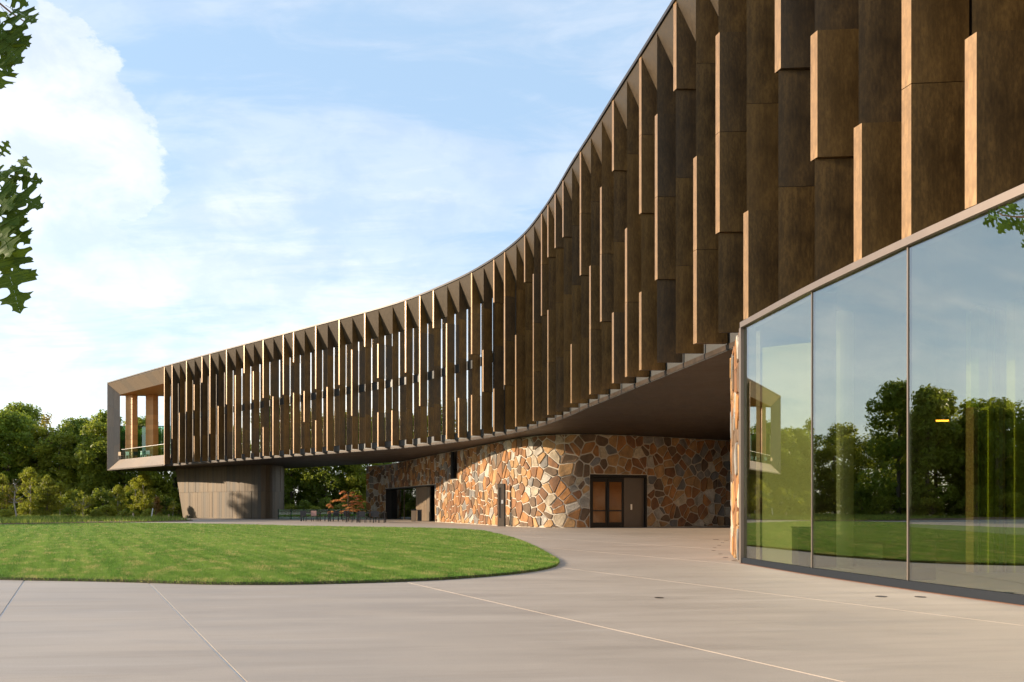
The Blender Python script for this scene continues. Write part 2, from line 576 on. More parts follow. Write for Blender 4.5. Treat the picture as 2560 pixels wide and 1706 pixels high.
def blade_mat(name, a, b_, dry):
    m, nt, b = nodes(name)
    i = island(nt)
    c = ramp(nt, i, [(0.0, a), (0.88, b_), (0.95, b_), (1.0, dry)])
    if name == 'grass_blade':
        streak = tex(nt, 1.0, 4, 0.6, sc=(0.42, 18, 1), rot=(0, 0, math.radians(28.7)), kind='TEXTURE')
        patch = tex(nt, 1.3, 7, 0.7, sc=(0.6, 1.6, 1), rot=(0, 0, math.radians(28.7)), kind='TEXTURE')
        big = tex(nt, 0.12, 4, 0.5)
        tuft = tex(nt, 7.0, 4, 0.65)
        c = mixcol(nt, ramp(nt, tuft, [(0.36, 0.75), (0.56, 0.0)]), c, (0.055, 0.115, 0.014))
        c = mixcol(nt, ramp(nt, tuft, [(0.52, 0.0), (0.70, 0.55)]), c, (0.28, 0.46, 0.08))
        c = mixcol(nt, ramp(nt, streak, [(0.44, 0.0), (0.58, 0.50)]), c, (0.30, 0.42, 0.085))
        c = mixcol(nt, ramp(nt, big, [(0.35, 0.30), (0.6, 0.0)]), c, a)
        th = nt.nodes.new('ShaderNodeMath')
        th.operation = 'MULTIPLY'
        nt.links.new(ramp(nt, patch, [(0.51, 0.0), (0.61, 1.0)]), th.inputs[0])
        nt.links.new(ramp(nt, i, [(0.30, 0.0), (0.75, 0.95)]), th.inputs[1])
        c = mixcol(nt, th.outputs[0], c, dry)
    nt.links.new(c, b.inputs['Base Color'])
    setp(b, Roughness=0.6)
    b.inputs['Specular IOR Level'].default_value = 0.2
    t = nt.nodes.new('ShaderNodeBsdfTranslucent')
    nt.links.new(c, t.inputs['Color'])
    mx = nt.nodes.new('ShaderNodeMixShader')
    mx.inputs[0].default_value = 0.4
    nt.links.new(b.outputs[0], mx.inputs[1])
    nt.links.new(t.outputs[0], mx.inputs[2])
    nt.links.new(mx.outputs[0], nt.nodes['Material Output'].inputs['Surface'])
    return m
M.blade = blade_mat('grass_blade', (0.085, 0.185, 0.024), (0.21, 0.37, 0.060), (0.60, 0.47, 0.20))
M.soil = plain('forest_floor', (0.085, 0.075, 0.035), 0.95, amt=0.5, scale=0.6, bumpy=0.4)
M.mulch = plain('bark_mulch', (0.16, 0.085, 0.05), 0.95, amt=0.5, scale=6, bumpy=0.6)
M.cover = blade_mat('ground_cover', (0.12, 0.19, 0.03), (0.34, 0.40, 0.07), (0.52, 0.42, 0.16))
M.bark = plain('bark', (0.13, 0.10, 0.075), 0.9, amt=0.45, scale=5, sc=(3, 3, 0.5), bumpy=0.5)
M.bark_pale = plain('pale_bark', (0.42, 0.36, 0.29), 0.85, amt=0.25, scale=6, sc=(2, 2, 0.6))
M.leaf_a = leaf_mat('leaf_deep_green', (0.11, 0.185, 0.018), (0.30, 0.37, 0.038))
M.leaf_b = leaf_mat('leaf_olive', (0.165, 0.21, 0.018), (0.40, 0.40, 0.04))
M.leaf_y = leaf_mat('leaf_yellow_green', (0.13, 0.165, 0.014), (0.30, 0.29, 0.03))
M.leaf_d = leaf_mat('leaf_dark', (0.08, 0.14, 0.015), (0.22, 0.275, 0.03))
M.leaf_r = leaf_mat('leaf_russet', (0.16, 0.060, 0.025), (0.34, 0.16, 0.07))
M.leaf_p = leaf_mat('leaf_coral', (0.60, 0.17, 0.08), (0.78, 0.40, 0.22), trans=0.4)
def oak_leaf_mat():
    m, nt, b = nodes('oak_leaf')
    n = tex(nt, 22, 5, 0.6)
    c = mixcol(nt, n, (0.035, 0.075, 0.008), (0.095, 0.145, 0.014))
    c = mixcol(nt, ramp(nt, objrand(nt), [(0, 0.0), (1, 0.5)]), c, (0.028, 0.050, 0.012))
    nt.links.new(c, b.inputs['Base Color'])
    setp(b, Roughness=0.5)
    b.inputs['Specular IOR Level'].default_value = 0.1
    t = nt.nodes.new('ShaderNodeBsdfTranslucent')
    t.inputs[0].default_value = (0.16, 0.24, 0.012, 1)
    mx = nt.nodes.new('ShaderNodeMixShader')
    mx.inputs[0].default_value = 0.16
    nt.links.new(b.outputs[0], mx.inputs[1])
    nt.links.new(t.outputs[0], mx.inputs[2])
    nt.links.new(mx.outputs[0], nt.nodes['Material Output'].inputs['Surface'])
    return m
M.oak = oak_leaf_mat()
M.twig = plain('twig', (0.19, 0.10, 0.045), 0.7, amt=0.3, scale=40)
M.window = glass_mat('window_glass', (0.10, 0.11, 0.11), 0.72)
M.lobby_glass = glass_mat('lobby_glass', (0.74, 0.77, 0.60), 0.25)
M.clear_glass = glass_mat('balustrade_glass', (0.80, 0.92, 0.86), 0.05)
M.green_glass = glass_mat('green_screen_glass', (0.40, 0.66, 0.52), 0.12)
M.dark_glass = glass_mat('dark_glass', (0.10, 0.12, 0.09), 0.10)
M.olive = [plain('olive_resin_' + n, c, 0.25, amt=0.1, scale=1.5, bumpy=0) for n, c in
           (('lime', (0.30, 0.33, 0.03)), ('moss', (0.10, 0.16, 0.02)), ('rose', (0.24, 0.16, 0.11)), ('straw', (0.30, 0.32, 0.06)), ('smoke', (0.25, 0.26, 0.22)))]
M.wall_int = plain('interior_wall', (0.10, 0.085, 0.055), 0.8, amt=0.15, scale=0.8, bumpy=0)
M.floor_int = plain('interior_floor', (0.30, 0.27, 0.23), 0.35, amt=0.12, scale=0.8, bumpy=0)
M.sill = plain('sill_metal', (0.014, 0.017, 0.022), 0.6, 0.0, amt=0.1, bumpy=0, spec=0.15)
M.trim = plain('bronze_trim', (0.19, 0.15, 0.125), 0.42, 0.45, amt=0.1, scale=3, bumpy=0)
M.bronze_cladding_edge = plain('sill_edge_bronze', (0.14, 0.06, 0.03), 0.5, 0.2, amt=0.15, bumpy=0)
M.rust = plain('weathered_steel', (0.22, 0.07, 0.025), 0.8, amt=0.4, scale=6)
M.stake = plain('stake_wood', (0.45, 0.33, 0.20), 0.8, amt=0.2)
M.patio = plain('patio_furniture', (0.035, 0.032, 0.032), 0.5, 0.2, amt=0.2, bumpy=0)
M.chair_rose = plain('rose_fabric', (0.35, 0.20, 0.17), 0.8, amt=0.2)
M.tan = plain('tan_fabric', (0.52, 0.38, 0.24), 0.8, amt=0.15)
def lamp_mat():
    m, nt, b = nodes('lit_lamp')
    setp(b, Base_Color=(0.9, 0.4, 0.08))
    b.inputs['Emission Color'].default_value = (1.0, 0.36, 0.04, 1)
    b.inputs['Emission Strength'].default_value = 6.0
    return m
M.lamp = lamp_mat()

# ------------------------------------------------------------------ ground, paving, lawn
def ground():
    n = 40
    vs = [(0, 60, -0.10)]
    ring = [20, 60, 140, 400, 1200, 2500]
    fs = []
    for r in ring:
        for k in range(n):
            a = 2 * math.pi * k / n
            z = -0.10 + (0.0 if r < 150 else 0.0)
            vs.append((r * math.cos(a), 60 + r * math.sin(a), z))
    for k in range(n):
        fs.append((0, 1 + k, 1 + (k + 1) % n))
    for i in range(len(ring) - 1):
        for k in range(n):
            a, b = 1 + i * n + k, 1 + i * n + (k + 1) % n
            fs.append((a, a + n, b + n, b))
    tag(obj('ground', vs, fs, M.soil), kind='structure')
ground()

PLAZA = [(-70, -14), (34, -14), (34, 70), (10, 88), (-22, 88), (-70, 56)]
def clip_poly(poly, a, b, c):
    """keep a*x + b*y <= c"""
    out = []
    for i in range(len(poly)):
        p, q = poly[i], poly[(i + 1) % len(poly)]
        dp, dq = a * p[0] + b * p[1] - c, a * q[0] + b * q[1] - c
        if dp <= 0: out.append(p)
        if (dp < 0 < dq) or (dq < 0 < dp):
            t = dp / (dp - dq)
            out.append((p[0] + (q[0] - p[0]) * t, p[1] + (q[1] - p[1]) * t))
    return out
def paving():
    mb = MB().prism(PLAZA, -0.098, -0.010)
    base = tag(mb.build('paving', M.joint), kind='structure')
    vx, vy = 0.877, 0.480
    joints = [-66, -60, -54, -48, -42, -36, -30, -24, -20.2, -16.4, -12.6, -8.7, -4.9, -0.71, 1.03, 4.62, 8.40, 12.1, 15.9, 19.7, 23.5, 27.3, 31, 35, 39, 43, 47, 51, 55, 60, 65, 70]
    g = 0.011
    for a, b in zip(joints, joints[1:]):
        p = clip_poly(clip_poly(PLAZA, vx, vy, b - g), -vx, -vy, -a - g)
        if len(p) > 2:
            MB().prism(p, -0.009, 0.0).build('paving_slab', M.concrete, base)
paving()

LAWN = catmull([(-9.6, 13.5), (-8.39, 13.1), (-6.54, 12.77), (-4.3, 12.25), (-2.79, 12.4), (-1.27, 13.0), (-0.035, 14.1), (0.66, 15.3), (0.97, 16.8),
                (0.88, 19.7), (0.36, 26.7), (-0.63, 34.3), (-2.0, 40.3), (-4.6, 43.6), (-12.4, 48), (-19, 53.2), (-28.1, 57.5), (-32.5, 53), (-33, 44), (-30, 33), (-25, 24), (-18, 17)], 10, True)
LAWN = [(p.x, p.y) for p in LAWN]
def in_poly(px, py, poly):
    inside = np.zeros(px.shape, bool)
    n = len(poly)
    j = n - 1
    for i in range(n):
        xi, yi = poly[i]; xj, yj = poly[j]
        c = ((yi > py) != (yj > py)) & (px < (xj - xi) * (py - yi) / (yj - yi + 1e-12) + xi)
        inside ^= c
        j = i
    return inside

def fast_mesh(name, verts, quads, mat):
    """verts (N,3) and faces (M,k) as numpy arrays"""
    me = bpy.data.meshes.new(name)
    k = quads.shape[1]
    me.vertices.add(len(verts))
    me.vertices.foreach_set('co', verts.astype(np.float32).ravel())
    me.loops.add(quads.size)
    me.loops.foreach_set('vertex_index', quads.astype(np.int32).ravel())
    me.polygons.add(len(quads))
    me.polygons.foreach_set('loop_start', np.arange(0, quads.size, k, dtype=np.int32))
    me.polygons.foreach_set('loop_total', np.full(len(quads), k, dtype=np.int32))
    me.materials.append(mat)
    me.update(calc_edges=True)
    return me

def blades(px, py, pz, h, w, lean=0.5):
    n = len(px)
    a = nrng.uniform(0, 2 * np.pi, n)
    la = nrng.uniform(0, 2 * np.pi, n)
    l = nrng.uniform(0.1, lean, n) * h
    dx, dy = np.cos(a) * w * 0.5, np.sin(a) * w * 0.5
    v = np.empty((n, 3, 3))
    v[:, 0] = np.stack([px - dx, py - dy, pz], 1)
    v[:, 1] = np.stack([px + dx, py + dy, pz], 1)
    v[:, 2] = np.stack([px + np.cos(la) * l, py + np.sin(la) * l, pz + h], 1)
    return v.reshape(-1, 3), np.arange(n * 3).reshape(n, 3)

def lawn():
    mb = MB().prism(LAWN, -0.006, 0.045)
    base = tag(obj('lawn', mb.v, mb.f, [M.turf, M.soil], idx=[0, 0] + [1] * (len(mb.f) - 2)), kind='structure')
    n = 520000
    y = 12.0 / nrng.uniform(0.2, 1.0, n)
    x = nrng.uniform(-0.72, 0.1, n) * y
    ok = in_poly(x, y, LAWN)
    # thin out towards the distance
    x, y = x[ok], y[ok]
    sz = np.clip(y / 16.0, 0.8, 3.2)
    h = nrng.uniform(0.022, 0.05, len(x)) * (0.8 + 0.2 * sz)
    w = nrng.uniform(0.006, 0.012, len(x)) * sz
    v, f = blades(x, y, np.full(len(x), 0.043), h, w, 0.9)
    # ragged fringe right on the near edge
    ex, ey = [], []
    for i in range(len(LAWN)):
        p, q = LAWN[i], LAWN[(i + 1) % len(LAWN)]
        if min(p[1], q[1]) > 30: continue
        L_ = math.hypot(q[0] - p[0], q[1] - p[1])
        k = int(L_ * 260)
        t = nrng.uniform(0, 1, k)
        ex.append(p[0] + (q[0] - p[0]) * t + nrng.normal(0, 0.012, k)); ey.append(p[1] + (q[1] - p[1]) * t + nrng.normal(0, 0.012, k))
    ex, ey = np.concatenate(ex), np.concatenate(ey)
    v2, f2 = blades(ex, ey, nrng.uniform(0.0, 0.045, len(ex)), nrng.uniform(0.02, 0.05, len(ex)), nrng.uniform(0.006, 0.012, len(ex)), 1.2)
    me = fast_mesh('lawn_grass', np.concatenate([v, v2]), np.concatenate([f, f2 + len(v)]), M.blade)
    o = bpy.data.objects.new('lawn_grass', me)
    COL.objects.link(o)
    tag(o, 'short mown green grass with dry flecks on the lawn', 'grass', kind='stuff')
lawn()

# ------------------------------------------------------------------ the curved bronze building
ZB, ZT = 5.45, 15.2          # underside of the fins, roof edge
ZS = 5.30                    # soffit
FD = 0.62                    # depth of a fin
FRONT = Path([(-46.0, 90.9), (-34.8, 80.1), (-23.2, 69.3), (-15.3, 62.1), (-7.3, 54.5), (-3.2, 49.1), (-1.71, 46.6), (-0.42, 44.0), (0.64, 41.2),
              (1.43, 38.1), (1.91, 35.8), (2.46, 32.7), (2.94, 30.3), (3.47, 27.5), (3.98, 24.9), (4.50, 22.2), (4.84, 20.4), (5.35, 17.7),
              (5.80, 15.3), (6.22, 12.9), (6.50, 11.2), (7.02, 8.2), (7.66, 4.5), (8.34, 0.5), (9.1, -4.0)])
REAR = [(30, -6), (33, 30), (28, 57), (16, 62), (2, 66), (-10.9, 74), (-25.8, 87.6), (-38.7, 92.3), (-45.3, 91.9)]
FINS = [(410.6, '1111'), (430, '0111'), (448, '1100'), (466, '0011'), (485, '1010'), (504.6, '0001'), (524.5, '0111'), (545, '1100'), (566, '0011'),
        (588, '1110'), (610, '0001'), (633, '0010'), (657.6, '1011'), (682, '1100'), (708, '0011'), (733.5, '1101'), (760, '0100'), (789, '1011'),
        (817.5, '1100'), (847.6, '0011'), (879, '0110'), (911.5, '0001'), (944.5, '1010'), (979.5, '1000'), (1013.6, '0011'), (1049, '0111'),
        (1083, '0001'), (1116, '1110'), (1146, '1000'), (1178.6, '1011'), (1207, '0100'), (1234, '1001'), (1261, '0111'), (1288.7, '1100'),
        (1311, '0001'), (1332.6, '1110'), (1353, '0011'), (1369, '1101'), (1387, '0001'), (1406.5, '0001'), (1427, '1000'), (1450, '0011'),
        (1474, '1100'), (1501, '0110'), (1531, '1001'), (1563.6, '1100'), (1599, '1011'), (1638.5, '0110'), (1685, '0001'), (1735, '1100'),
        (1791, '0110'), (1861, '1000'), (1940, '0010'), (2030, '0101'), (2139, '1001'), (2260, '1101'), (2420, '1010')]

def building():
    root = empty('curved_building', (-20, 72, 0))
    tag(root, 'long curved two storey building clad in bronze fins, raised above the plaza', 'building')
    fs_ = [(FRONT.s_at_px(x), pat) for x, pat in FINS]
    last = fs_[-1][0]
    for k, pat in enumerate(('0110', '1001', '0100', '1011', '0010', '1100', '0101', '1010', '0110')):
        if last + 1.4 * (k + 1) < FRONT.len - 0.2:
            fs_.append((last + 1.4 * (k + 1), pat))
    s_first = fs_[0][0]
    ph = (ZT - ZB) / 4
    # fin panels: broad (shows its outer edge to the sun) and slim
    def panel_mesh(broad, w, lean, hw):
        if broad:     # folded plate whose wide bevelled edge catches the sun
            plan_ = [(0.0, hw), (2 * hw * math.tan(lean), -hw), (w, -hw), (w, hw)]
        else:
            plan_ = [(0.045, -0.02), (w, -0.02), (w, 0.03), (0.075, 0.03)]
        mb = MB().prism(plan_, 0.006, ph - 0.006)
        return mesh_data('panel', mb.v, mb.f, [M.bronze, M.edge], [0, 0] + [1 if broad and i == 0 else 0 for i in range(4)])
    cache = {}
    def fin_depth(s):
        x = HX + F * FRONT.at(s).x / FRONT.at(s).y
        k = min(1.0, max(0.0, (x - 1150) / 800.0))
        return round(0.58 + 0.37 * k, 2), 0.25 * k
    def back(s):          # how much deeper than the far bays the wall behind the fins stands here
        return max(0.0, fin_depth(s)[0] - FD + 0.02)
    for s, pat in fs_:
        p, o = FRONT.at(s), FRONT.out(s)
        w, turn = fin_depth(s)
        ang = math.atan2(-o.y, -o.x) - turn
        if w not in cache:
            spine = MB().box(0.12, -0.012, -0.0, w - 0.01, 0.012, ZT - ZB - 0.01)
            cache[w] = (panel_mesh(True, w, math.radians(6 + 62 * turn), 0.054 + 0.16 * turn), panel_mesh(False, w, 0, 0), mesh_data('fin', spine.v, spine.f, M.bronze_dark))
        fin = bpy.data.objects.new('fin', cache[w][2])
        fin.location = (p.x, p.y, ZB)
        fin.rotation_euler = (0, 0, ang)
        child(fin, root)
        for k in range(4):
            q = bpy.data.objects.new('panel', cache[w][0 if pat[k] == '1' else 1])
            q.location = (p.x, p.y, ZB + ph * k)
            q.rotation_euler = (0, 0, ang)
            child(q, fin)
    # bays between the fins: window panes, sloping cove at the top
    for i in range(len(fs_) - 1):
        a, b = fs_[i][0], fs_[i + 1][0]
        o = FRONT.out((a + b) / 2)
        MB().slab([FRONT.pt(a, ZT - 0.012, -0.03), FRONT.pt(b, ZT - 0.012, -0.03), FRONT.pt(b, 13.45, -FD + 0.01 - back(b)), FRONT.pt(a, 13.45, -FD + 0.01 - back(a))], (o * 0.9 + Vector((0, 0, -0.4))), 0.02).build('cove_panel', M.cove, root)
        for z0, z1 in ((5.86, 9.66), (10.22, 13.43)):
            MB().slab([FRONT.pt(a, z0, -FD - 0.02 - back(a)), FRONT.pt(b, z0, -FD - 0.02 - back(b)), FRONT.pt(b, z1, -FD - 0.02 - back(b)), FRONT.pt(a, z1, -FD - 0.02 - back(a))], o, 0.03).build('window_pane', M.window if 8 <= i < 30 else M.bronze_dark, root)
    e = FRONT.len - 0.05
    mb = MB()
    for z0, z1, off in ((9.68, 10.20, -FD - 0.012), (13.44, 15.1, -FD - 0.06)):
        strip(mb, FRONT, s_first, e, (z0, off), (z1, off), 0.6, back)
        strip(mb, FRONT, s_first, e, (z1, off), (z1, off - 0.1), 0.6, back)
        strip(mb, FRONT, s_first, e, (z0, off - 0.1), (z0, off), 0.6, back)
    mb.build('spandrel_band', M.spandrel, root)
    mb = MB()
    strip(mb, FRONT, s_first, e, (ZS - 0.02, -FD - 0.005), (5.84, -FD - 0.005), 0.6, back)
    strip(mb, FRONT, s_first, e, (5.84, -FD - 0.005), (5.84, -FD - 0.12), 0.6, back)
    mb.build('lower_fascia', M.fascia, root)
    # roof edge
    mb = MB()
    prof = [(ZT, 0.03), (ZT + 0.11, 0.03), (ZT + 0.11, -0.7), (ZT, -0.7)]
    for k in range(4):
        strip(mb, FRONT, 0, e, prof[k], prof[(k + 1) % 4], 0.5)
    mb.build('roof_edge', M.cap, root)
    # soffit and roof plates
    s0 = s_first
    def plan(off_end, off_fin, follow=False):
        pts = []
        n = 160
        for i in range(n + 1):
            s = (e) * i / n
            pts.append(FRONT.pt(s, 0, off_end if s < s0 - 0.3 else off_fin - (back(s) if follow else 0.0)))
        return [(p.x, p.y) for p in pts] + REAR
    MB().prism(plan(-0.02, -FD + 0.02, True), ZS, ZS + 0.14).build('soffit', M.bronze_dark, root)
    MB().prism(plan(-0.06, -0.66), ZT - 0.08, ZT + 0.04).build('roof', M.cap, root)
    # rear wall of the upper storeys
    mb = MB()
    for a, b in zip(REAR[:-2], REAR[1:-1]):
        mb.add([(a[0], a[1], ZS), (b[0], b[1], ZS), (b[0], b[1], ZT), (a[0], a[1], ZT)], [(0, 1, 2, 3)])
    p = FRONT.pt(e, 0, -0.6)
    mb.add([(p.x, p.y, ZS), (*REAR[0], ZS), (*REAR[0], ZT), (p.x, p.y, ZT)], [(0, 1, 2, 3)])
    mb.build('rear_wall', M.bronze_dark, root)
    # ---- open loggia at the far end
    P0 = FRONT.at(0)
    P1 = FRONT.at(s_first - 0.12)
    t = (P1 - P0).normalized()
    Ln = (P1 - P0).length
    out = Vector((t.y, -t.x, 0))
    z_lo, z_hi, dep, a_l = 6.54, 13.92, 1.0, 1.05
    def lp(a, z, d):
        q = P0 + t * a - out * d
        return Vector((q.x, q.y, z))
    def pieces(name, corners, nu, nv, th=0.05, gap=0.012, mat=M.bronze_frame):
        """a reveal cut into plates: corners A B C D, nu along A-B, nv along A-D"""
        A, B, C_, D = corners
        nrm = (B - A).cross(D - A).normalized()
        for i in range(nu):
            for j in range(nv):
                def P(u, v):
                    return (A.lerp(B, u)).lerp(D.lerp(C_, u), v)
                L1, L2 = (B - A).length, (D - A).length
                g1, g2 = gap / L1 / 2, gap / L2 / 2
                u0, u1, v0, v1 = i / nu + g1, (i + 1) / nu - g1, j / nv + g2, (j + 1) / nv - g2
                MB().slab([P(u0, v0), P(u1, v0), P(u1, v1), P(u0, v1)], nrm, th).build(name, mat, root)
    zo0, zo1 = ZS + 0.03, ZT - 0.03
    pieces('reveal_panel', [lp(0.03, zo1, 0.02), lp(Ln, zo1, 0.02), lp(Ln, z_hi, dep), lp(a_l, z_hi, dep)][::-1], 9, 1)
    pieces('reveal_panel', [lp(0.03, zo0, 0.02), lp(Ln, zo0, 0.02), lp(Ln, z_lo, dep), lp(a_l, z_lo, dep)], 8, 1)
    A, B, C_, D = lp(0.03, zo0, 0.02), lp(a_l, z_lo, dep), lp(a_l, z_hi, dep), lp(0.03, zo1, 0.02)
    pieces('reveal_panel', [A, B, C_, D], 2, 4)
    MB().slab([lp(0, zo0, 0), lp(0, zo1, 0), lp(0.3, zo1, 0.85), lp(0.3, zo0, 0.85)], -t, 0.03).build('end_fascia', M.trim, root)
    bl = [(-45.3, 91.85), (-38.7, 92.25)]
    fl = [(lp(a_l - 0.3, 0, dep + 0.02).x, lp(a_l - 0.3, 0, dep + 0.02).y), (lp(Ln + 1, 0, dep + 0.02).x, lp(Ln + 1, 0, dep + 0.02).y)]
    side = (P1 - out * 8).to_tuple()[:2]
    poly = [fl[0], fl[1], (-31.5, 86.0), (-38.7, 92.2), (-45.1, 91.8)]
    MB().prism(poly, z_lo - 0.12, z_lo - 0.01).build('loggia_floor', M.concrete, root)
    MB().prism(poly, z_hi + 0.01, z_hi + 0.12).build('loggia_ceiling', M.wood_ceiling, root)
    MB().add([(-45.3, 91.95, ZS), (-38.6, 92.35, ZS), (-38.6, 92.35, z_lo), (-45.3, 91.95, z_lo)], [(0, 1, 2, 3)]).add(
        [(-45.3, 91.95, z_hi), (-38.6, 92.35, z_hi), (-38.6, 92.35, ZT), (-45.3, 91.95, ZT)], [(0, 1, 2, 3)]).build('rear_beam', M.bronze_clad, root)
    # wall that closes the loggia towards the rooms
    q = P1 - out * 0.7
    MB().slab([(q.x, q.y, ZS), (-38.6, 92.3, ZS), (-38.6, 92.3, ZT), (q.x, q.y, ZT)], -t, 0.2).build('loggia_side_wall', M.bronze_clad, root)
    for xc in (329.0, 380.0):
        yc = 91.3
        X = (xc - HX) / F * yc
        hw = 0.60 if xc < 350 else 0.64
        MZ = Matrix.Translation((X, yc, 0)) @ Matrix.Rotation(-0.5, 4, 'Z')
        core = MB().box(-hw + 0.04, -0.3, z_lo - 0.01, hw - 0.04, 0.3, z_hi + 0.005, MZ).build('loggia_column', M.wood_ceiling, root)
        n = 13
        hh = (z_hi - z_lo) / n
        for k in range(n):
            MB().box(-hw, -0.34, z_lo + hh * k + 0.012, hw, 0.34, z_lo + hh * (k + 1) - 0.012, MZ).build('wood_board', M.wood, core)
    # tall green glass screen behind the columns, its rail, and a clear balustrade in front
    for k in range(4):
        a0, a1 = k / 4 + 0.004, (k + 1) / 4 - 0.004
        f = lambda u, z: (bl[0][0] + (bl[1][0] - bl[0][0]) * u, bl[0][1] - 0.08 + (bl[1][1] - bl[0][1]) * u, z)
        MB().slab([f(a0, z_lo), f(a1, z_lo), f(a1, 10.4), f(a0, 10.4)], (0, -1, 0), 0.02).build('screen_pane', M.green_glass, root)
    MB().tube([(bl[0][0], bl[0][1] - 0.09, 10.45), (bl[1][0], bl[1][1] - 0.09, 10.45)], 0.05, 6).build('screen_rail', M.black, root)
    for k in range(5):
        a0 = a_l + 0.3 + (Ln - a_l - 0.3) * k / 5
        a1 = a_l + 0.3 + (Ln - a_l - 0.3) * (k + 1) / 5 - 0.02
        MB().slab([lp(a0, z_lo, dep + 0.12), lp(a1, z_lo, dep + 0.12), lp(a1, 7.66, dep + 0.12), lp(a0, 7.66, dep + 0.12)], out, 0.015).build('balustrade_pane', M.clear_glass, root)
    MB().slab([lp(a_l + 0.2, 7.66, dep + 0.10), lp(Ln, 7.66, dep + 0.10), lp(Ln, 7.70, dep + 0.10), lp(a_l + 0.2, 7.70, dep + 0.10)], out, 0.05).build('balustrade_rail', M.handle, root)
    # ---- the pier that carries the far end
    PIER = Path([(-36.3, 86.2), (-33.4, 83.7), (-30.4, 81.3), (-27.9, 79.5), (-26.0, 78.3), (-24.5, 77.75), (-23.6, 78.2), (-23.25, 79.5), (-23.5, 82.5), (-26, 86)], 12)
    core = MB()
    strip(core, PIER, 0.3, PIER.len, (0.0, -0.10), (ZS, -0.10))
    core.add([PIER.pt(0.3, ZS, -0.1), PIER.pt(1.9, 0, -0.1), (-29, 88, 0), (-29, 88, ZS)], [(0, 1, 2, 3)])
    core.v = [(v[0], v[1], v[2]) for v in core.v]
    pier = MB()
    strip(pier, PIER, 1.9, PIER.len, (0.0, -0.07), (ZS, -0.07))
    a_, b_ = PIER.pt(1.9, 0, -0.07), PIER.pt(0.05, ZS, -0.07)
    pier.add([a_, PIER.pt(1.9, ZS, -0.07), b_], [(0, 1, 2)])
    pier.add([a_, b_, (-30, 88, ZS), (-29, 88, 0)], [(0, 1, 2, 3)])
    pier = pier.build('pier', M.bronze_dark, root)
    def edge_s(z):
        return 0.02 + (1.75 - 0.02) * (1 - max(0, (z - 0.55)) / (ZS - 0.55)) if z > 0.55 else 1.95
    s = 0.0
    while s < PIER.len - 3.0:
        w = rng.uniform(0.30, 0.52)
        for z0, z1 in ((0.02, 2.68), (2.70, ZS - 0.02)):
            poly = [(s, z0), (s + w - 0.015, z0), (s + w - 0.015, z1), (s, z1)]
            if s < 2.2:
                # cut by the leaning left edge: s >= edge line
                k0, k1 = 1.75, 0.02
                zA, zB_ = 0.0, ZS
                aa, cc = -1.0, -(k0)
                bb = (k1 - k0) / (zB_ - zA)
                poly = clip_poly(poly, -1.0, bb, -k0)
            if len(poly) > 2:
                pd = rng.uniform(-0.015, 0.02)
                q = [PIER.pt(u, z, pd) for u, z in poly]
                MB().slab(q, PIER.out(s + w / 2), 0.05).build('cladding_board', M.pier_board, pier)
        s += w
    return root
BUILDING = building()

# ------------------------------------------------------------------ stone walls
def clip_half(poly, a, b, c):
    return clip_poly(poly, a, b, c) if len(poly) > 2 else []

def stone_cells(W, H, cell, seed, openings):
    r = random.Random(seed)
    pts = []
    nx, nz = int(W / cell), max(2, int(H / cell))
    for i in range(-1, nx + 1):
        for j in range(-1, nz + 1):
            if r.random() < 0.13: continue
            pts.append(((i + 0.5 + r.uniform(-0.47, 0.47)) * cell, (j + 0.5 + r.uniform(-0.47, 0.47)) * H / nz))
            if r.random() < 0.10:
                pts.append(((i + r.uniform(0.1, 0.9)) * cell, (j + r.uniform(0.1, 0.9)) * H / nz))
    grid = {}
    for k, p in enumerate(pts):
        grid.setdefault(int(p[0] // (cell * 2.2)), []).append(k)
    out = []
    for k, p in enumerate(pts):
        poly = [(max(0, p[0] - 1.6), 0), (min(W, p[0] + 1.6), 0), (min(W, p[0] + 1.6), H), (max(0, p[0] - 1.6), H)]
        if p[0] < -0.3 or p[0] > W + 0.3: continue
        g = int(p[0] // (cell * 2.2))
        nb = [q for d in (-1, 0, 1) for q in grid.get(g + d, []) if q != k]
        nb.sort(key=lambda q: (pts[q][0] - p[0]) ** 2 + (pts[q][1] - p[1]) ** 2)
        for q in nb[:22]:
            dx, dz = pts[q][0] - p[0], pts[q][1] - p[1]
            # slightly shifted bisectors give unequal stones
            m = 0.5
            c = dx * (p[0] + dx * m) + dz * (p[1] + dz * m)
            poly = clip_half(poly, dx, dz, c)
            if len(poly) < 3: break
        if len(poly) < 3: continue
        parts = [poly]
        for (a, b, z0, z1) in openings:
            nxt = []
            for q in parts:
                xs = [v[0] for v in q]; zs = [v[1] for v in q]
                if max(xs) <= a or min(xs) >= b or max(zs) <= z0 or min(zs) >= z1:
                    nxt.append(q); continue
                nxt.append(clip_half(q, 1, 0, a))
                nxt.append(clip_half(q, -1, 0, -b))
                mid = clip_half(clip_half(q, -1, 0, -a), 1, 0, b)
                nxt.append(clip_half(mid, 0, -1, -z1))
                nxt.append(clip_half(mid, 0, 1, z0))
            parts = [q for q in nxt if len(q) > 2]
        out += parts
    return out

def area(p):
    return abs(sum(p[i][0] * p[(i + 1) % len(p)][1] - p[(i + 1) % len(p)][0] * p[i][1] for i in range(len(p)))) / 2

def shrink(poly, d):
    """move every edge of a convex polygon inwards"""
    if sum(poly[i][0] * poly[(i + 1) % len(poly)][1] - poly[(i + 1) % len(poly)][0] * poly[i][1] for i in range(len(poly))) < 0:
        poly = poly[::-1]
    out = poly
    for i in range(len(poly)):
        p, q = poly[i], poly[(i + 1) % len(poly)]
        ex, ez = q[0] - p[0], q[1] - p[1]
        l = math.hypot(ex, ez)
        if l < 1e-5: continue
        nx, nz = ez / l, -ex / l
        out = clip_half(out, nx, nz, nx * p[0] + nz * p[1] - d)
        if len(out) < 3: return []
    return out

